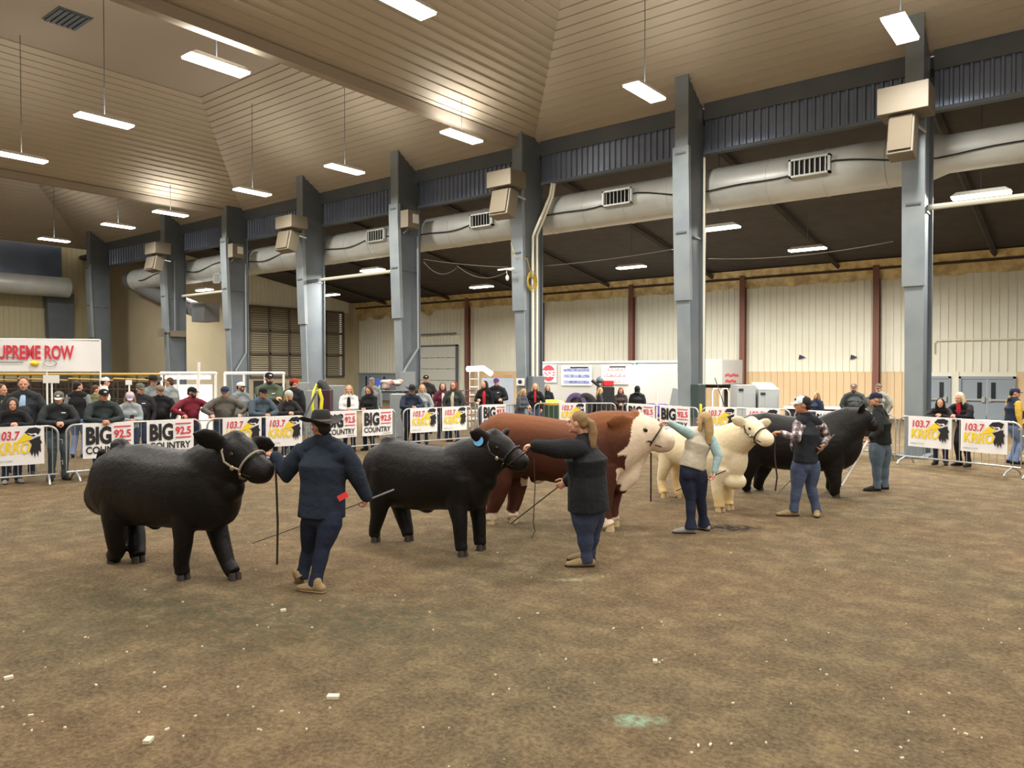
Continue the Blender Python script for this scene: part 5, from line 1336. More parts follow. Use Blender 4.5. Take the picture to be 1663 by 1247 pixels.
who('blonde person in lilac cap and light grey hoodie, looking down at a phone', 212, 635, 16.0, 'phone', dict(top=LGREY, hat=('cap', CP), hair=(HBL,'mid'), fem=True, hood=True, fat=1.2, extra=[('phone', phone_)]), turn=8, nod=0.6, lean=0.2)
who('person in camo cap and dark zip jacket, behind the one in lilac cap', 229, 621, 17.0, 'pockets', dict(top=c_('dark_zip_jacket',(48,46,50)), hat=('cap', CC), fat=1.2, hair=(HDK,'short'), extra=[('chest_logo', logo_)]), turn=-5, look=25, nod=0.15)
who('person in camo cap and plain black hoodie, left of the maroon pullover', 261, 624, 17.2, 'pockets', dict(top=c_('plain_black_hoodie',(30,31,33)), hat=('cap', c_('camo_tan',(132,118,96)), c_('brim_brown',(70,52,44))), fat=1.2, hair=(HBR,'short')), turn=-5, look=20, nod=0.15)
who('person in black cowboy hat at the back, among the bright chute frames', 250, 608, 20.6, 'stand', dict(top=GREYJ, hat=('cowboy', BLK), hair=(HDK,'short'), fat=1.1), turn=30, look=40)
who('person in grey hoodie seen from the side, before the bright chute', 276, 612, 19.8, 'stand', dict(top=GREYJ, pants=c_('pale_trousers',(200,198,196)), hair=(HBR,'short'), fat=1.2), turn=-120, look=-120)
who('bearded person in black cap and maroon quarter-zip pullover, hand on the rail', 313, 627, 17.0, 'leanwide', dict(top=MAROON, hat=('cap', CB), beard=BRD, fat=1.2, pants=JEANS, hair=(HDK,'short'), skin=SK2), turn=25, look=62, nod=0.1, lean=0.2)
who('person in navy cap and taupe hoodie, both hands spread on the third barricade', 366, 626, 17.0, 'leanwide', dict(top=TAUPE, hat=('cap', CN), hood=True, fat=1.35, hair=(HBR,'short')), turn=6, look=-6, nod=0.3)
who('bearded person in white cap and grey jacket holding a drink', 392, 619, 19.5, 'hold', dict(top=GREYJ, hat=('cap', CW, CB), beard=BRG, fat=1.15, hair=(HDK,'short')), turn=40, look=60)
who('person in black cap and slate-blue hoodie, hands draped over the third barricade', 428, 628, 17.2, 'lean', dict(top=SLATE, hat=('cap', CB), hood=True, fat=1.3, hair=(HDK,'short'), skin=SK2), turn=32, look=40, nod=0.15)
who('big person in olive hoodie and black cap, tallest in the left crowd', 438, 603, 18.3, 'crossed', dict(top=OLIVE, hat=('cap', CB, CB, CW), hood=True, fat=1.35, hair=(HDK,'short'), beard=BRD, extra=[('chest_logo', logo_)]), turn=5, look=15)
who('person in pale knit beanie with blonde hair and black sweater', 470, 633, 17.9, 'lean', dict(top=c_('dark_sweater',(44,42,42)), hat=('beanie', BEA), hair=(HBL,'mid'), fem=True, fat=1.15), turn=20, look=55, lean=0.25, nod=0.05)
who('person in dark coat with red and orange cap, turned away, behind the beanie', 478, 613, 20.0, 'stand', dict(top=c_('black_long_coat',(36,36,38)), hat=('cap', c_('red_cap',(170,50,36)), c_('orange_brim',(216,120,60))), hair=(HDK,'short'), fat=1.15), turn=150, look=110)
# ---- middle group
who('person with long blonde hair in open white fleece over black', 567, 625, 19.9, 'phone', dict(top=WHITEJ, front=c_('black_top',(20,20,22)), hair=(HBL,'long'), fem=True, fat=1.15), turn=-3, look=-4, nod=0.0)
who('person with brown hair in black jacket looking at a phone, right of the white fleece', 599, 626, 20.1, 'phone', dict(top=BLKJ, hair=(HBR,'mid'), fem=True, fat=1.1, extra=[('phone', phone_)]), turn=-25, look=-30, nod=0.55)
who('older person in grey cap standing behind the phone user', 604, 612, 24.0, 'stand', dict(top=GREYJ, hat=('cap', CG), hair=(cloth('grey_hair',(150,140,128)),'short')), turn=10, look=20, nod=0.2)
who('person in black cowboy hat and dark denim jacket, leaning on the middle barricade', 669, 624, 20.9, 'lean', dict(top=DENJ, hat=('cowboy', BLK), fat=1.25, pants=DARKP, hair=(HDK,'short'), skin=SK2), turn=22, look=25, nod=0.3)
who('blonde person in light grey hoodie beside the one in a cowboy hat', 686, 624, 21.8, 'pockets', dict(top=LGREY, hair=(HBL,'long'), fem=True, fat=1.1), turn=-5, look=0, nod=0.05)
who('person in black cap and dark hooded jacket standing apart before the roll-up door', 692, 608, 25.5, 'pockets', dict(top=c_('dark_hooded_jacket',(44,44,44)), hat=('cap', CB, CB, CW), hood=True, fat=1.15, hair=(HDK,'short')), turn=5, look=5, nod=0.0)
who('person with auburn hair in wine coat, left of the leather jacket', 719, 621, 23.2, 'pockets', dict(top=WINE, hair=(HBR,'long'), fem=True, fat=1.15, front=c_('cream_top',(210,200,190))), turn=10, look=5, nod=0.0)
who('person with red-brown hair and glasses in grey leather jacket', 737, 619, 22.6, 'pockets', dict(top=LEA, hair=(HRD,'mid'), fem=True, fat=1.3, front=c_('striped_top',(196,186,160)), glasses=True), turn=-20, look=-25, nod=0.0)
who('person with dark hair in black coat over red, left of the purple cap', 787, 618, 24.2, 'holdR', dict(top=BLKJ, front=c_('red_top',(190,40,50)), hair=(HDK,'long'), fem=True, fat=1.1), turn=-10, look=-40, nod=0.0)
who('person in purple cap and black jacket', 806, 613, 24.4, 'hold', dict(top=c_('black_rain_jacket',(34,36,40)), hat=('cap', CPU), hood=True, fat=1.25, hair=(HBR,'short'), extra=[('chest_logo', logo_)]), turn=-8, look=-10, nod=0.1)
who('person with long pale-blonde hair in grey coat bent over the barricade, looking down', 850, 631, 22.9, 'phone', dict(top=c_('grey_coat',(74,78,84)), hair=(HBL,'long'), fem=True, fat=1.2), turn=50, look=55, nod=0.65, lean=0.25)
who('blonde person in dark coat with red scarf', 869, 622, 24.6, 'pockets', dict(top=BLKJ, hair=(HBL,'long'), fem=True, fat=1.15, extra=[('scarf', scarf_)]), turn=0, look=0, nod=0.0)
who('person with long light-brown hair at the left end of the white trailer', 889, 625, 27.2, 'stand', dict(top=c_('dark_top',(40,42,46)), hair=(HDB,'long'), fem=True, fat=0.98), turn=0, look=5, nod=0.0)
who('blonde person in dark jacket before the red and black machine, seen side-on', 975, 629, 25.6, 'pockets', dict(top=c_('dark_padded_jacket',(46,44,48)), hair=(HBL,'long'), fem=True, fat=1.1), turn=100, look=100, nod=0.3)
who('seated-looking person in dark jacket with brown hair, looking down at a phone', 1008, 629, 25.4, 'phone', dict(top=c_('dark_brown_jacket',(54,46,46)), hair=(HRD,'long'), fem=True, fat=1.2, extra=[('phone', phone_)]), turn=0, look=5, nod=0.6)
who('person in black hooded coat with the hood up, back turned', 1035, 626, 25.2, 'stand', dict(top=c_('black_hooded_coat',(28,28,30)), hat=('hoodup', c_('black_hood',(24,24,26))), fat=1.25, hood=True), turn=170, look=170)
# ---- right group
who('person with long brown-blonde hair in navy top, behind the plaid-sleeved handler', 1325, 636, 21.8, 'holdR', dict(top=NVY, hair=(HDB,'long'), fem=True, fat=1.1), turn=-40, look=-45, nod=0.15)
who('bearded person in brown cap and charcoal hoodie, behind the far black bull', 1386, 622, 21.5, 'pockets', dict(top=c_('charcoal_hoodie',(58,62,60)), hat=('cap', CBR, CBR, CW), beard=BRG, hood=True, fat=1.25, hair=(HBR,'short')), turn=0, look=-10, nod=0.05)
who('person in brown cap and grey hooded jacket, half hidden by the handler in navy cap', 1426, 622, 21.2, 'pockets', dict(top=c_('grey_hooded_jacket',(122,122,112)), hat=('cap', CBR), hood=True, fat=1.3, hair=(HBR,'short')), turn=-15, look=-20, nod=0.1)
who('person with curly dark hair in black sweater holding something red, leaning on the rail', 1526, 646, 16.9, 'lean', dict(top=c_('black_sweater',(30,28,30)), hair=(HDK,'mid'), fem=True, fat=1.2, pants=JEANS), turn=-8, look=-5, nod=0.1)
who('platinum-haired person in black coat with red scarf, bent over the right barricade', 1557, 637, 16.7, 'lean', dict(top=c_('black_wool_coat',(28,26,28)), hair=(HWH,'mid'), fem=True, fat=1.3, pants=DARKP, extra=[('scarf', scarf_)]), turn=-35, look=-40, nod=0.25)
who('person in navy puffer vest with mustard hood, back half turned, at the right edge', 1647, 628, 17.2, 'stand', dict(top=YEL, vest=NVY, hood=True, hat=('cap', CN), hair=(HDK,'short'), fat=1.25, pants=JEANSL), turn=115, look=100)
# ================================================================ BACKGROUND THINGS
def gb(mb, x0, x1, yt, z, dep=0.6, base=0.0, ang=None, grow=0.0):
    """box standing behind the given photo span: left/right pixel, top pixel, depth of its front"""
    a, b = XZ(x0, z), XZ(x1, z+grow); u = (b-a); L = u.length; u.normalize(); n = Vector((-u.y, u.x, 0))
    if n.dot(CF) < 0: n = -n
    h = ht(yt, z)
    M = Matrix((u, n, Vector((0,0,1)))).transposed()
    c = a+u*(L/2)+n*(dep/2)+Vector((0,0,(base+h)/2))
    mb.box(c, (L, dep, h-base), M=M)
    return dict(c=c, L=L, h=h, u=u, n=n, M=M, a=a, dep=dep, base=base)
def simple(name, mb, m, label, cat, group=None, **k):
    return tag(mb.build(name, m, **k), label, cat, group)
M_cab = mat('cabinet_grey', (142,146,146), 0.45, metal=0.1); M_cream = mat('cream_lid', (176,166,138), 0.5)
# --- white SUPREME ROW banner on a pipe frame
a, b = XZ(-70, 24.6), XZ(164, 25.6); u = (b-a).normalized(); L = (b-a).length; n = Vector((-u.y, u.x, 0)); n = n if n.dot(CF) < 0 else -n
z1, z0 = ht(552, 25.1), ht(603, 25.1); zz = Vector((0,0,1))
fr = MB(); 
for s in (0.0, L*0.62, L): fr.tube([a+u*s, a+u*s+zz*(z1+0.02)], 0.03, n=8)
fr.tube([a+zz*(z1+0.02), b+zz*(z1+0.02)], 0.03, n=8); fr.tube([a+zz*z0, b+zz*z0], 0.02, n=8)
simple('pipe_stand', fr, M_white, 'white pipe stand carrying the long banner at the far left', 'stand', smooth=True)
mb = MB(); N_ = 30; vs = []
for k in range(N_+1):
    for q in range(5):
        f = 0.04*math.sin(k*0.9)*(k/N_)**2; vs.append(a+u*(L*k/N_)+n*(0.05+f*(1-q/4))+zz*(z1-(z1-z0)*q/4 - (0.10*max(0, (k/N_-0.72))*(q == 0))))
m_ = len(vs); vs += [v-n*0.004 for v in vs]; fs = []
for k in range(N_):
    for q in range(4): p = 5*k+q; fs += [(p, p+1, p+6, p+5), (m_+p, m_+p+5, m_+p+6, m_+p+1)]
mb._add(vs, fs); r = mb.build('banner', M_banner, recalc=False, smooth=True); tag(r, 'long white banner lettered SUPREME ROW in red, far left above the pens', 'banner')
def OB(px, py): 
    d = ray(px, py); o = a+n*0.11; t = (o-EYEV).dot(n)/d.dot(n); return EYEV+d*t
t = MB(); o0 = OB(-14, 579); hh = (z1-z0)*0.42; tw = text_width('SUPREME ROW', hh, bold=0.03); wid = (OB(120, 584)-o0).length
o0.z = z0+(z1-z0)*0.40
text_mb(t, 'SUPREME ROW', o0, u, zz, hh, depth=0, bold=0.03, sx=wid/tw); t.build('lettering', M_inkred, r, recalc=False)
t = MB(); c = OB(56, 590); t.ell(c, (0.13, 0.13, 0.09)); t.build('yellow_emblem', M_inky, r, smooth=True)
t = MB(); c = OB(81, 590); t.tube([c+u*0.2*math.cos(q*math.pi/12)+zz*0.1*math.sin(q*math.pi/12) for q in range(24)], 0.012, n=4, closed=True); t.build('oval_emblem', M_inkg, r)
t = MB()
for (x0, x1, y) in ((-20, 38, 589), (0, 28, 581)): p0, p1 = OB(x0, y), OB(x1, y); t.quad(p0, p1, p1+zz*0.04, p0+zz*0.04)
t.build('small_print', M_inkg, r, recalc=False)
# --- cattle pens with yellow top rails at the far left
M_pen = mat('pen_pipe', (70,60,50), 0.6, metal=0.2); M_yr = mat('yellow_rail', (196,160,70), 0.5); M_board = mat('stall_board', (74,62,52), 0.9, var=(6, 0.9, (40,34,30)), bump=(8,0.6,0.05))
pens = [(-60,28), (30,28), (112,28), (185,27.8), (262,27.5)]
for k in range(4):
    a_, b_ = XZ(*pens[k]), XZ(*pens[k+1]); uu = (b_-a_).normalized(); LL = (b_-a_).length
    r = empty('pen_panel', a_, 0, ['stall panel with yellow top rail at the left edge, below the SUPREME ROW banner', 'stall panel with yellow top rail behind the tall person in charcoal coat', 'stall panel with yellow top rail behind the person in black vest', 'stall panel with yellow top rail just left of the bright chute'][k], 'pen panel', 'pen panels with yellow rails')
    mb = MB()
    for q in range(5): mb.tube([a_+zz*(0.35+q*0.36), b_+zz*(0.35+q*0.36)], 0.024, n=6)
    for s in range(5 if k == 3 else 4): mb.tube([a_+uu*(LL*s/4), a_+uu*(LL*s/4)+zz*1.95], 0.03, n=6)
    mb.build('pipes', M_pen, r, smooth=True)
    mb = MB(); mb.tube([a_+zz*1.98, b_+zz*1.98], 0.05, n=8); mb.tube([a_+zz*1.82, b_+zz*1.76], 0.035, n=8); mb.build('top_rail', M_yr, r, smooth=True)
    nn = Vector((-uu.y, uu.x, 0)); nn = nn if nn.dot(CF) > 0 else -nn
    mb = MB(); mb.box(a_.lerp(b_, 0.5)+nn*0.25+zz*0.85, (LL-0.06, 0.03, 1.7), M=Matrix((uu, nn, zz)).transposed()); mb.build('board', M_board, r)
def sign(px0, py0, px1, py1, z, m, label, post=True, name='sign'):
    mb = MB(); c = AT((px0+px1)/2, (py0+py1)/2, z); w = (px1-px0)/FPX*z; h = (py1-py0)/FPX*z; M = rotz(YAW)
    r = empty(name, (c.x, c.y, 0 if post else c.z), 0, label, 'sign'); mb.box(c, (w, 0.02, h), M=M); mb.build('board', m, r)
    if post: mb = MB(); mb.tube([Vector((c.x, c.y, 0))+CF*0.03, c+CF*0.03], 0.025, n=6); mb.build('post', M_white, r)
    return r
sign(70, 609, 96, 622, 22.5, M_white, 'blank white sign on a post behind the person in trucker cap')
sign(204, 617, 214, 625, 24.0, M_white, 'small white sign on a post above the lilac cap')
sign(611, 615, 621, 625, 27.0, mat('sign_blue', (60,90,190), 0.5), 'small blue and white notice by the far grey doors')
# --- grooming chutes of white pipe with work lights
def chute(x0, x1, z, ytop, posts, label, lit):
    r = empty('grooming_chute', XZ((x0+x1)/2, z), 0, label, 'chute', 'white pipe grooming chutes')
    h = ht(ytop, z); mb = MB()
    for dz in (0.0, 1.0):
        p0, p1 = XZ(x0, z+dz), XZ(x1, z+dz)
        for q in posts:
            p = XZ(q, z+dz); mb.tube([p, p+zz*h], 0.035, n=8)
        mb.tube([p0+zz*h, p1+zz*h], 0.045, n=8); mb.tube([p0+zz*0.7, p1+zz*0.7], 0.03, n=8); mb.tube([p0+zz*1.15, p1+zz*1.15], 0.03, n=8); mb.tube([p0+zz*0.25, p1+zz*0.25], 0.03, n=8)
    for q in (x0, x1): mb.tube([XZ(q, z)+zz*h, XZ(q, z+1.0)+zz*h], 0.04, n=8)
    mb.build('frame', M_white, r, smooth=True)
    if lit:
        m = mat('work_light', (255,252,246), 0.4, emit=((255,250,240), 14.0)); mb = MB(); p0, p1 = XZ(x0+8, z+0.2)+zz*(h-0.12), XZ(x1-10, z+0.2)+zz*(h-0.12); mb.tube([p0, p1], 0.05, n=8); mb.build('light_tube', m, r)
        l = area_light((p0+p1)/2-zz*0.12, 60, 1.6, 0.2, YAW)
        mb = MB(); mb.box(XZ((x0+x1)/2, z+1.05)+zz*0.95, ((x1-x0)/FPX*z*0.9, 0.02, 1.5), M=rotz(YAW)); mb.build('panel', mat('aluminium_sheet', (200,200,196), 0.35, metal=0.3), r)
    return r
chute(262, 352, 21.8, 606, (263, 290, 322, 351), 'brightly lit white chute behind the person in maroon pullover', True)
mb = MB(); mb.tube([XZ(321, 21.6, 1.0), XZ(323, 21.6, ht(588, 21.6))], 0.04, n=8); simple('pole', mb, M_white, 'white pole standing above the brightly lit chute', 'pole')
chute(366, 462, 22.6, 606, (366, 397, 431, 461), 'second white chute, behind the person in white cap with a drink', False)
for (x0, x1, y, z, lb) in ((412, 430, 618, 23.0, 'black box fan in the second white chute, left of the olive hoodie'), (446, 460, 622, 23.0, 'black box fan in the second white chute, right of the olive hoodie')):
    mb = MB(); g = gb(mb, x0, x1, y, z, 0.3, 0.9); r = simple('box_fan', mb, M_black, lb, 'fan')
    mb = MB(); mb.tube([g['c']-g['n']*0.17, g['c']-g['n']*0.15], min(g['L'], g['h']-0.9)*0.42, n=18); mb.build('fan_guard', M_coldark, r)
    mb = MB(); mb.tube([Vector((g['c'].x, g['c'].y, 0)), Vector((g['c'].x, g['c'].y, 0.92))], 0.03, n=6); mb.build('stand', M_white, r)
# --- grey cabinets, blower with a yellow hose
for (x0, x1, y, z, lb) in ((483, 498, 621, 25.0, 'tall narrow grey cabinet left of the column base by the louvres'), (497, 525, 634, 24.0, 'low grey metal cabinet behind the yellow hose'), (529, 559, 626, 24.5, 'light grey metal cabinet left of the white fleece')):
    mb = MB(); g = gb(mb, x0, x1, y, z, 0.45); r = simple('metal_cabinet', mb, M_cab, lb, 'cabinet', bevel=0.01)
    mb = MB(); mb.box(g['c']-g['n']*(g['dep']/2+0.01), (g['L']*0.82, 0.012, (g['h'])*0.8), M=g['M']); d_ = mb.build('door', M_grey, r)
    mb = MB(); mb.box(g['c']-g['n']*(g['dep']/2+0.03)+g['u']*g['L']*0.3, (0.03, 0.03, 0.14), M=g['M']); mb.build('handle', M_steel, d_)
r = empty('livestock_blower', XZ(522, 20.8), 0, 'livestock blower on a stand with a looped yellow hose, behind the cowboy hat', 'blower')
p = XZ(529, 20.8); mb = MB(); mb.box(p+zz*1.15, (0.34, 0.4, 0.9), M=rotz(YAW)); mb.box(p+zz*0.62, (0.5, 0.5, 0.08), M=rotz(YAW)); mb.build('body', mat('maroon_body', (62,34,42), 0.4), r, bevel=0.02)
mb = MB(); mb.tube([p+zz*1.6-CR*0.05, p+zz*1.72-CR*0.25, XZ(510, 20.7, 1.55), XZ(507, 20.6, 1.2), XZ(509, 20.6, 0.9), XZ(515, 20.6, 0.8), XZ(521, 20.6, 0.95), XZ(523, 20.6, 1.35), XZ(518, 20.6, 1.62)], 0.05, n=10); mb.build('hose', mat('hose_yellow', (226,216,60), 0.5), r, smooth=True)
mb = MB(); mb.tube([p+zz*1.55, p+zz*1.75-CR*0.1], [0.17, 0.13], n=14, dome=True); mb.build('motor_cap', M_black, r, smooth=True)
for q in (-1, 1):
    mb = MB(); mb.tube([p+CR*0.2*q+zz*0.6, p+CR*0.28*q+zz*0.08], 0.025, n=6); mb.build('leg', M_black, r)
    mb = MB(); mb.tube([p+CR*(0.28*q-0.0)-CF*0.05+zz*0.09, p+CR*0.28*q+CF*0.05+zz*0.09], 0.09, n=14); mb.build('wheel', M_black, r)
stickobj([XZ(466, 19.2, 0.03), XZ(513, 19.2, 1.55)], 0.03, M_coldark, 'dark bar leaning diagonally behind the cowboy hat', 'bar', 'leaning_bar')
# --- table with bundles and cabinet, middle left
r = empty('folding_table', XZ(638, 25.0), 0, 'black-topped table piled with cloth, left of the column by the roll-up door', 'table')
mb = MB(); zt = ht(636, 25.0); mb.box(XZ(634, 25.2)+zz*zt, (0.85, 0.6, 0.05), M=rotz(YAW)); mb.build('tabletop', M_black, r)
for q in (-1, 1):
    for w in (-1, 1): mb = MB(); pp = XZ(634, 25.2)+CR*0.36*q+CF*0.24*w; mb.tube([pp, pp+zz*zt], 0.02, n=6); mb.build('leg', M_steel, r)
mb = MB(); c = XZ(636, 25.2)+zz*(zt+0.19)
for q in range(9): mb.ell(c+CR*random.uniform(-0.28, 0.28)+CF*random.uniform(-0.15, 0.15)+zz*random.uniform(-0.06, 0.16), (random.uniform(0.1, 0.2), 0.14, random.uniform(0.06, 0.13)))
o = organic(mb, 'cloth_bundle', mat('pink_cloth', (216,200,192), 0.9, var=(5, 0.9, (160,110,100))), None, voxel=0.03, smooth=2); tag(o, 'heap of pale pink and white cloth on the black-topped table', 'cloth')
mb = MB(); g = gb(mb, 633, 655, 640, 23.0, 0.6); r = simple('metal_cabinet', mb, M_cab, 'light grey cabinet left of the person in black cowboy hat at the fence', 'cabinet', bevel=0.01)
mb = MB(); mb.box(g['c']-g['n']*0.31, (g['L']*0.85, 0.012, g['h']*0.85), M=g['M']); mb.build('door', M_grey, r)
# --- white rack, booth table, gate
r = empty('wire_rack', XZ(770, 28.5), 0, 'white wire rack standing left of the booth with the white backdrop', 'rack')
mb = MB()
for q in (763, 777): 
    for dz in (0, 0.4): mb.tube([XZ(q, 28.5+dz), XZ(q, 28.5+dz)+zz*2.15], 0.022, n=6)
mb.build('posts', M_white, r)
for k in range(7): mb = MB(); mb.box(XZ(770, 28.7)+zz*(0.3+k*0.3), (0.34, 0.42, 0.03), M=rotz(YAW)); mb.build('shelf', M_white, r)
mb = MB(); mb.tube([XZ(759, 28.2, ht(599, 28.2)), XZ(785, 28.2, ht(598, 28.2)), XZ(798, 28.2, ht(607, 28.2))], 0.10, n=10, ry=0.05, dome=True); simple('glowing_rack_top', mb, mat('glowing_cool_white', (240,246,255), 0.4, emit=((240,246,255), 3.0)), 'white umbrella-like top of the wire rack, with added glow', 'lamp', smooth=True)  # umbrella-like white shape; the glow is added to its material
mb = MB(); g = gb(mb, 782, 834, 614, 28.4, 0.05); simple('backdrop', mb, mat('backdrop_white', (186,194,206), 0.7, bump=(4,0.4,0.05)), 'white cloth backdrop behind the person in purple cap', 'backdrop')
for k, (x0, x1, y) in enumerate(((786, 800, 607), (802, 816, 605), (818, 832, 608))):
    mb = MB(); gb(mb, x0, x1, y, 29.2, 0.4, ht(613, 29.2)); simple('cardboard_box', mb, mat('cardboard', (176,140,92), 0.8), ['leftmost', 'middle', 'rightmost'][k]+' cardboard box on the shelf over the white backdrop', 'box', 'cardboard boxes over the backdrop')
mb = MB(); gb(mb, 784, 834, 613, 29.2, 0.45, ht(613, 29.2)-0.05); 
for q in (785, 833): mb.tube([XZ(q, 29.4), XZ(q, 29.4)+zz*ht(613, 29.2)], 0.03, n=6)
simple('shelf', mb, M_grey, 'grey shelf under the cardboard boxes behind the white backdrop', 'shelf')
r = empty('pipe_gate', XZ(752, 27.0), 0, 'rusty pipe gate left of the white wire rack', 'gate')
mb = MB()
for k in range(6): mb.tube([XZ(736, 27, 0.3+k*0.22), XZ(772, 27.3, 0.3+k*0.22)], 0.022, n=6)
mb.build('rails', mat('rusty_pipe', (120,86,76), 0.7), r)
for q in (736, 754, 772): mb = MB(); mb.tube([XZ(q, 27.1), XZ(q, 27.1)+zz*1.5], 0.03, n=6); mb.build('post', M_steel, r)
r = empty('sign', PY(845, 620, 20.34), 0, 'small white notice low on the column with two conduits', 'sign')
mb = MB(); c = PY(845, 620, 20.35); mb.box(c, (0.34, 0.03, 0.25)); mb.build('board', M_white, r)
mb = MB(); mb.ell(c-Vector((0,0.02,0)), (0.09,0.01,0.07)); mb.build('mark', mat('navy', (40,44,70), 0.6), r)
# --- the white trailer
YT = 31.0
M_tr = mat('trailer_white', (172,171,166), 0.4, bump=(1.2, 0.08, 0.05)); M_trs = mat('trailer_side', (178,172,160), 0.5)
xa, xb, xc_ = PY(876, 600, YT).x, PY(1108, 600, YT).x, PY(1172, 600, YT).x
zt = PY(1000, 586, YT).z; zf = 0.55
r = empty('livestock_trailer', ((xa+xb)/2, YT+1.2, 0), 0, 'long white gooseneck trailer parked along the back wall', 'trailer')
mb = MB(); mb.box2((xa, YT, zf), (xb, YT+2.4, zt)); mb.build('body', M_tr, r, bevel=0.04)
zn = PY(1150, 625, YT).z
mb = MB(); mb.box2((xb+0.02, YT+0.05, zn), (xc_, YT+2.35, zt+0.03)); mb.build('nose', M_tr, r, bevel=0.03)
mb = MB(); mb.box2((xa-0.02, YT-0.03, zt-0.09), (xb+0.02, YT, zt-0.02)); mb.build('roof_trim', M_white, r)
mb = MB(); mb.box2((xb-0.2, YT+0.8, zn-0.14), (xc_+0.1, YT+1.6, zn-0.01)); mb.build('neck_beam', M_black, r)
mb = MB(); mb.box2((xc_-0.35, YT+1.1, 0.02), (xc_-0.20, YT+1.3, zn-0.1)); mb.build('jack', M_black, r)
for k, px in enumerate((935, 951)):
    c = PY(px, 655, YT-0.1); c = Vector((c.x, YT-0.02, 0.42))
    mb = MB(); mb.tube([c, c+Vector((0,0.28,0))], 0.42, n=24); mb.build('wheel', M_black, r, smooth=True)
    mb = MB(); mb.tube([c+Vector((0.50*math.cos(t_), -0.04, 0.50*math.sin(t_))) for t_ in [math.pi*(0.05+0.9*q/12) for q in range(13)]], 0.05, n=6, ry=0.14, side=(0,1,0)); mb.build('fender', mat('purple_fender', (70,54,92), 0.5) if k == 0 else M_black, r, smooth=True)
# the nose's side face with red writing, seen at the right
mb = MB()
for (txt, y_, h_) in (('LIVESTOCK', 603, 0.16), ('SUPPLY', 613, 0.14)):
    pass
o0 = PX(1172, 603, xc_+0.01); mb = MB()
for dz_, w_ in ((0.42, 1.5), (0.16, 1.2)):
    zc = zn+dz_; k0 = 0
    while k0 < 7: y_ = YT+0.4+k0*w_/7; mb.box((xc_+0.012, y_+0.06, zc+0.03*math.sin(k0*2)), (0.012, w_/7*0.72, 0.10)); k0 += 1
mb.build('red_script', M_inkred, r)
def poster(x0, y0, x1, y1, label, Y=YT-0.02, m=M_white, name='poster'):
    p0, p1 = PY(x0, y0, Y), PY(x1, y1, Y); mb = MB(); mb.box2((p0.x, Y-0.02, p1.z), (p1.x, Y, p0.z)); o = mb.build(name, m); tag(o, label, name); return o, p0, p1
o, p0, p1 = poster(880, 592, 904, 621, 'white sign with a large red disc on the trailer left end')
mb = MB(); c = Vector(((p0.x+p1.x)/2-0.02, YT-0.05, (p0.z+p1.z)/2+0.02)); mb.tube([c, c-Vector((0,0.006,0))], (p1.x-p0.x)*0.44, n=28); mb.build('red_disc', M_inkred, o)
t = MB(); hh = (p0.z-p1.z)*0.34; tw = text_width('SSE', hh, bold=0.04); text_mb(t, 'SSE', (c.x-(p1.x-p0.x)*0.46, YT-0.065, c.z-hh*0.6), (1,0,0), (0,0,1), hh, depth=0, bold=0.04, sx=(p1.x-p0.x)*0.92/tw); t.build('lettering', M_white, o, recalc=False)
M_pb = mat('poster_print', (150,160,196), 0.6, var=(9, 1.0, (84,92,140)))
for (x0, y0, x1, y1, lb, red) in ((912, 594, 961, 626, 'blue-toned printed poster with three rows on the white trailer', False), (977, 593, 1021, 624, 'pink and white printed poster on the white trailer, right of the machine', True)):
    o, p0, p1 = poster(x0, y0, x1, y1, lb); mb = MB(); H_ = p0.z-p1.z; W_ = p1.x-p0.x
    mb.cur = 0
    for k in range(3): mb.box2((p0.x+W_*0.08, YT-0.055, p1.z+H_*(0.10+0.31*k)), (p1.x-W_*0.06, YT-0.045, p1.z+H_*(0.24+0.31*k)))
    mb.build('printed_rows', M_pb if not red else mat('poster_pink', (214,120,136), 0.6, var=(12, 1.0, (240,230,230))), o)
    mb = MB(); mb.box2((p0.x+W_*0.3, YT-0.055, p0.z-H_*0.12), (p1.x-W_*0.1, YT-0.045, p0.z-H_*0.05)); mb.build('heading', M_ink, o)
r = empty('work_lamp', PY(1031, 592, YT-0.1), 0, 'green-hooded work lamp high on the white trailer', 'lamp')
c = PY(1031, 592, YT-0.16); mb = MB(); mb.tube([c+zz*0.1, c-zz*0.02], [0.08, 0.14], n=14); mb.build('shade', mat('lamp_green', (50,90,70), 0.5), r)
mb = MB(); mb.ell(c-zz*0.05, (0.08, 0.08, 0.05)); mb.build('bulb', mat('cool_bulb', (210,240,255), 0.4, emit=((210,240,255), 12.0)), r, smooth=True)
mb = MB(); mb.tube([c+zz*0.08, c+Vector((0,0.18,0.1))], 0.015, n=6); mb.build('bracket', M_steel, r)
l = area_light(c-zz*0.13, 14, 0.15, 0.15); l.data.color = (0.8, 0.95, 1.0)
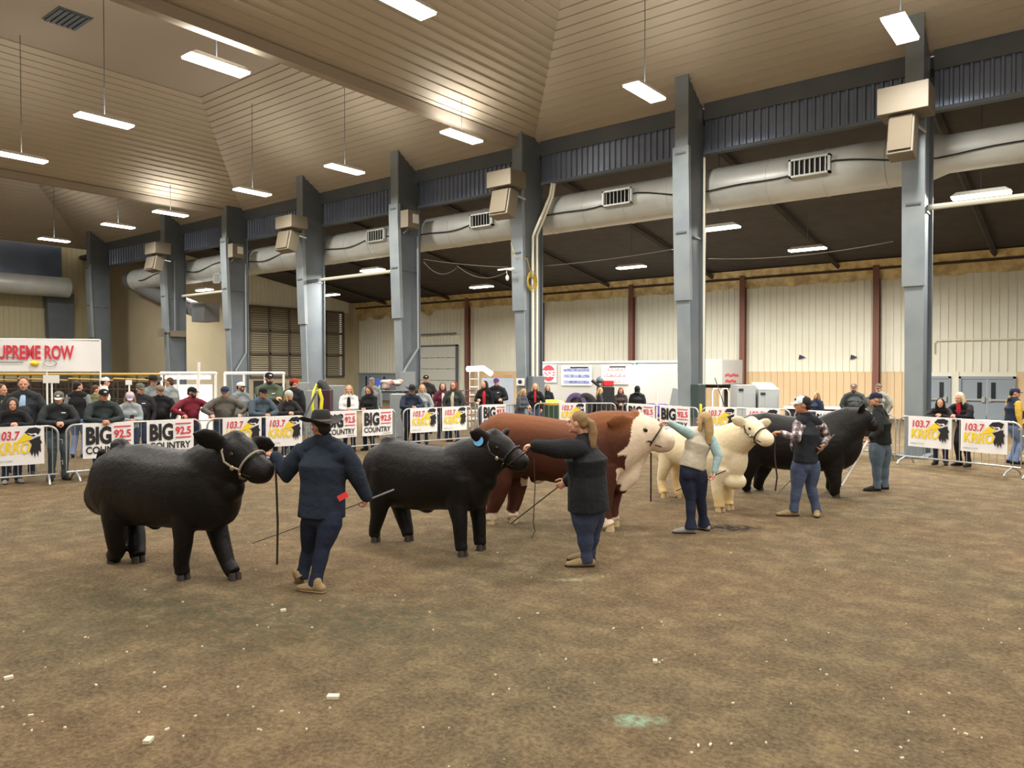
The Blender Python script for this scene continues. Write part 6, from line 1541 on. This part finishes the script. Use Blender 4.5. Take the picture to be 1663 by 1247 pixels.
# --- machine, bin, chairs before the trailer
r = empty('feed_machine', XZ(982, 27.0), 0, 'black machine with a red top standing before the white trailer posters', 'machine')
mb = MB(); g = gb(mb, 972, 998, 628, 27.0, 0.7, 0.25); mb.build('body', M_black, r, bevel=0.03)
mb = MB(); gb(mb, 979, 997, 618, 27.0, 0.6, ht(627, 27)); mb.build('red_hood', mat('machine_red', (196,36,44), 0.4), r, bevel=0.03)
mb = MB(); mb.tube([XZ(961, 27, ht(617, 27)), XZ(976, 27, ht(629, 27))], 0.06, n=8); mb.build('chute_arm', M_black, r)
mb = MB(); mb.ell(XZ(974, 27, ht(617, 27)), (0.13, 0.13, 0.12)); mb.tube([XZ(974, 27, ht(622, 27)), XZ(975, 27, ht(611, 27))], 0.03, n=6); mb.build('gear_head', M_coldark, r, smooth=True)
for px in (976, 994): mb = MB(); pp = XZ(px, 27.1); mb.tube([pp+zz*0.2-CF*0.05, pp+zz*0.2+CF*0.1], 0.2, n=16); mb.build('wheel', M_black, r)
r = empty('waste_bin', XZ(894, 24.8), 0, 'dark green bin with a domed yellow lid behind the barricade', 'bin')
mb = MB(); g = gb(mb, 882, 910, 656, 24.8, 0.7, 0.0); mb.build('tub', mat('bin_green', (44,74,54), 0.5), r, bevel=0.04)
mb = MB(); c = Vector((g['c'].x, g['c'].y, g['h'])); mb.ell(c, (0.48, 0.42, 0.14), M=rotz(YAW)); mb.build('lid', mat('lid_yellow', (226,178,60), 0.5), r, smooth=True)
def chair(px, z, m, label):
    p = XZ(px, z); r = empty('folding_chair', p, 0, label, 'chair', 'purple folding chairs by the trailer'); M = rotz(YAW+0.3)
    mb = MB(); mb.box(p+zz*0.46, (0.46, 0.44, 0.05), M=M); mb.build('seat', m, r)
    mb = MB(); mb.box(p+zz*0.80+M @ Vector((0, 0.22, 0)), (0.46, 0.04, 0.36), M=M); mb.build('backrest', m, r)
    for q in (-1, 1):
        for w in (-1, 1): mb = MB(); mb.tube([p+M @ Vector((0.2*q, 0.2*w, 0)), p+M @ Vector((0.2*q, 0.2*w, 0.45 if w < 0 else 0.95))], 0.014, n=6); mb.build('leg', M_black, r)
M_pur = mat('purple_canvas', (88,62,140), 0.7)
chair(1057, 26.0, M_pur, 'purple folding chair right of the person in black hooded coat')
chair(1077, 25.6, M_pur, 'purple folding chair left of the second column from the right')
mb = MB(); mb.tube([XZ(1066, 24.6), XZ(1067, 24.6, ht(637, 24.6))], 0.03, n=6); simple('pole', mb, M_white, 'short white pole between the purple folding chairs', 'pole')
mb = MB(); mb.box(XZ(1096, 24.2)+zz*0.75, (0.5, 0.05, 1.55), M=rotz(YAW+0.4) @ Matrix.Rotation(0.22, 3, 'Y')); simple('leaning_board', mb, M_grey, 'grey board leaning left of the second column from the right', 'board')
x = CX[3]+0.5
mb = MB(); mb.box((x+0.13, D+0.35, 1.25), (0.24, 0.5, 0.95)); r = simple('extinguisher_cabinet', mb, mat('dark_teal', (52,66,66), 0.5), 'dark cabinet with a yellow bottle at the foot of the second column', 'cabinet', bevel=0.01)
mb = MB(); mb.tube([(x+0.27, D+0.2, 0.9), (x+0.27, D+0.2, 1.12)], 0.045, n=10, dome=True); mb.build('yellow_bottle', M_inky, r, smooth=True)
# --- hand cart, cabinets and table at the right
r = empty('hand_cart', XZ(1170, 26.0), 0, 'white pipe hand cart between the second column and the grey cabinets', 'cart')
for px in (1163, 1177):
    p = XZ(px, 26.0); w = 0.13; h = ht(631, 26.0); mb = MB(); mb.tube([p-CR*w, p-CR*w+zz*(h-0.12), p-CR*w*0.6+zz*h, p+CR*w*0.6+zz*h, p+CR*w+zz*(h-0.12), p+CR*w], 0.022, n=8); mb.build('hoop', M_white, r, smooth=True)
mb = MB(); mb.box(XZ(1170, 26.1)+zz*0.2, (0.7, 0.5, 0.05), M=rotz(YAW)); mb.build('deck', M_grey, r)
for k, (x0, x1, y, slope) in enumerate(((1197, 1227, 625, False), (1232, 1265, 632, True))):
    mb = MB(); g = gb(mb, x0, x1, y, 25.6, 0.8); r = tag(mb.build('metal_cabinet', M_cab, bevel=0.008), ['grey metal cabinet with a flat top, left of the sloped one', 'grey metal cabinet with a sloping cream top before the tan wall'][k], 'cabinet')
    if slope:
        a_ = g['a']+zz*g['h']; mb = MB(); P0 = [a_, a_+g['u']*g['L'], a_+g['u']*g['L']+g['n']*0.8+zz*0.22, a_+g['n']*0.8+zz*0.22]; mb._add(P0+[p-zz*0.03 for p in P0], [(0,1,2,3), (4,7,6,5), (0,4,5,1), (1,5,6,2), (2,6,7,3), (3,7,4,0)]); mb.build('sloping_lid', M_cream, r)
    mb = MB(); mb.box(g['c']-g['n']*0.41+g['u']*(-g['L']*0.3)+zz*(g['h']*0.40), (0.16, 0.02, 0.08), M=g['M']); mb.build('badge', M_black, r)
    mb = MB(); mb.box(g['c']-g['n']*0.41+g['u']*(g['L']*0.1), (g['L']*0.6, 0.012, g['h']*0.7), M=g['M']); mb.build('door', M_cab, r)
r = empty('long_table', XZ(1340, 24.0), 0, 'long white-topped table behind the far black bull', 'table')
zt_ = ht(662, 24.0); p0, p1 = XZ(1274, 24.2), XZ(1408, 23.6); uu = (p1-p0).normalized(); nn = Vector((-uu.y, uu.x, 0)); MM = Matrix((uu, nn, zz)).transposed(); cc_ = p0.lerp(p1, 0.5)
mb = MB(); mb.box(cc_+zz*zt_, ((p1-p0).length, 0.75, 0.05), M=MM); mb.build('tabletop', M_white, r)
mb = MB(); mb.box(cc_+zz*(zt_-0.17)-nn*0.0, ((p1-p0).length-0.1, 0.66, 0.26), M=MM); mb.build('skirt', M_black, r)
for q in (-1, 1):
    for w in (-1, 1): mb = MB(); pp = cc_+uu*(q*((p1-p0).length/2-0.15))+nn*(0.28*w); mb.tube([pp, pp+zz*(zt_-0.05)], 0.02, n=6); mb.build('leg', M_steel, r)
# dark cable drooping by the second column
mb = MB(); mb.tube([Vector((CX[3]+0.9, D+0.9, 1.9)), Vector((CX[3]+1.2, D+0.8, 1.2)), Vector((CX[3]+1.5, D+0.7, 0.5)), Vector((CX[3]+1.7, D+0.6, 0.03))], 0.014, n=6); simple('cable', mb, M_black, 'dark cable drooping to the floor at the second column', 'cable', smooth=True)
# --- bits of straw and chips lying on the dirt
rnd = random.Random(3); mb = MB()
for k in range(130):
    px, py = rnd.uniform(0, 1663), 760+480*rnd.random()**0.8; p = G(px, py); s = rnd.uniform(0.005, 0.013)
    mb.box(p+zz*0.006, (s*rnd.uniform(1, 2.4), s, 0.010), M=rotz(rnd.uniform(0, 3)))
for (px, py, s) in ((541,1134,0.05), (241,1205,0.04), (14,1103,0.035), (460,993,0.03), (1064,1076,0.03)):
    p = G(px, py); mb.box(p+zz*0.012, (s*1.5, s, 0.02), M=rotz(px))
simple('straw_bits', mb, mat('straw', (206,198,172), 0.8), 'pale chips and straw bits scattered over the brown dirt', 'straw').__setitem__('kind', 'stuff')
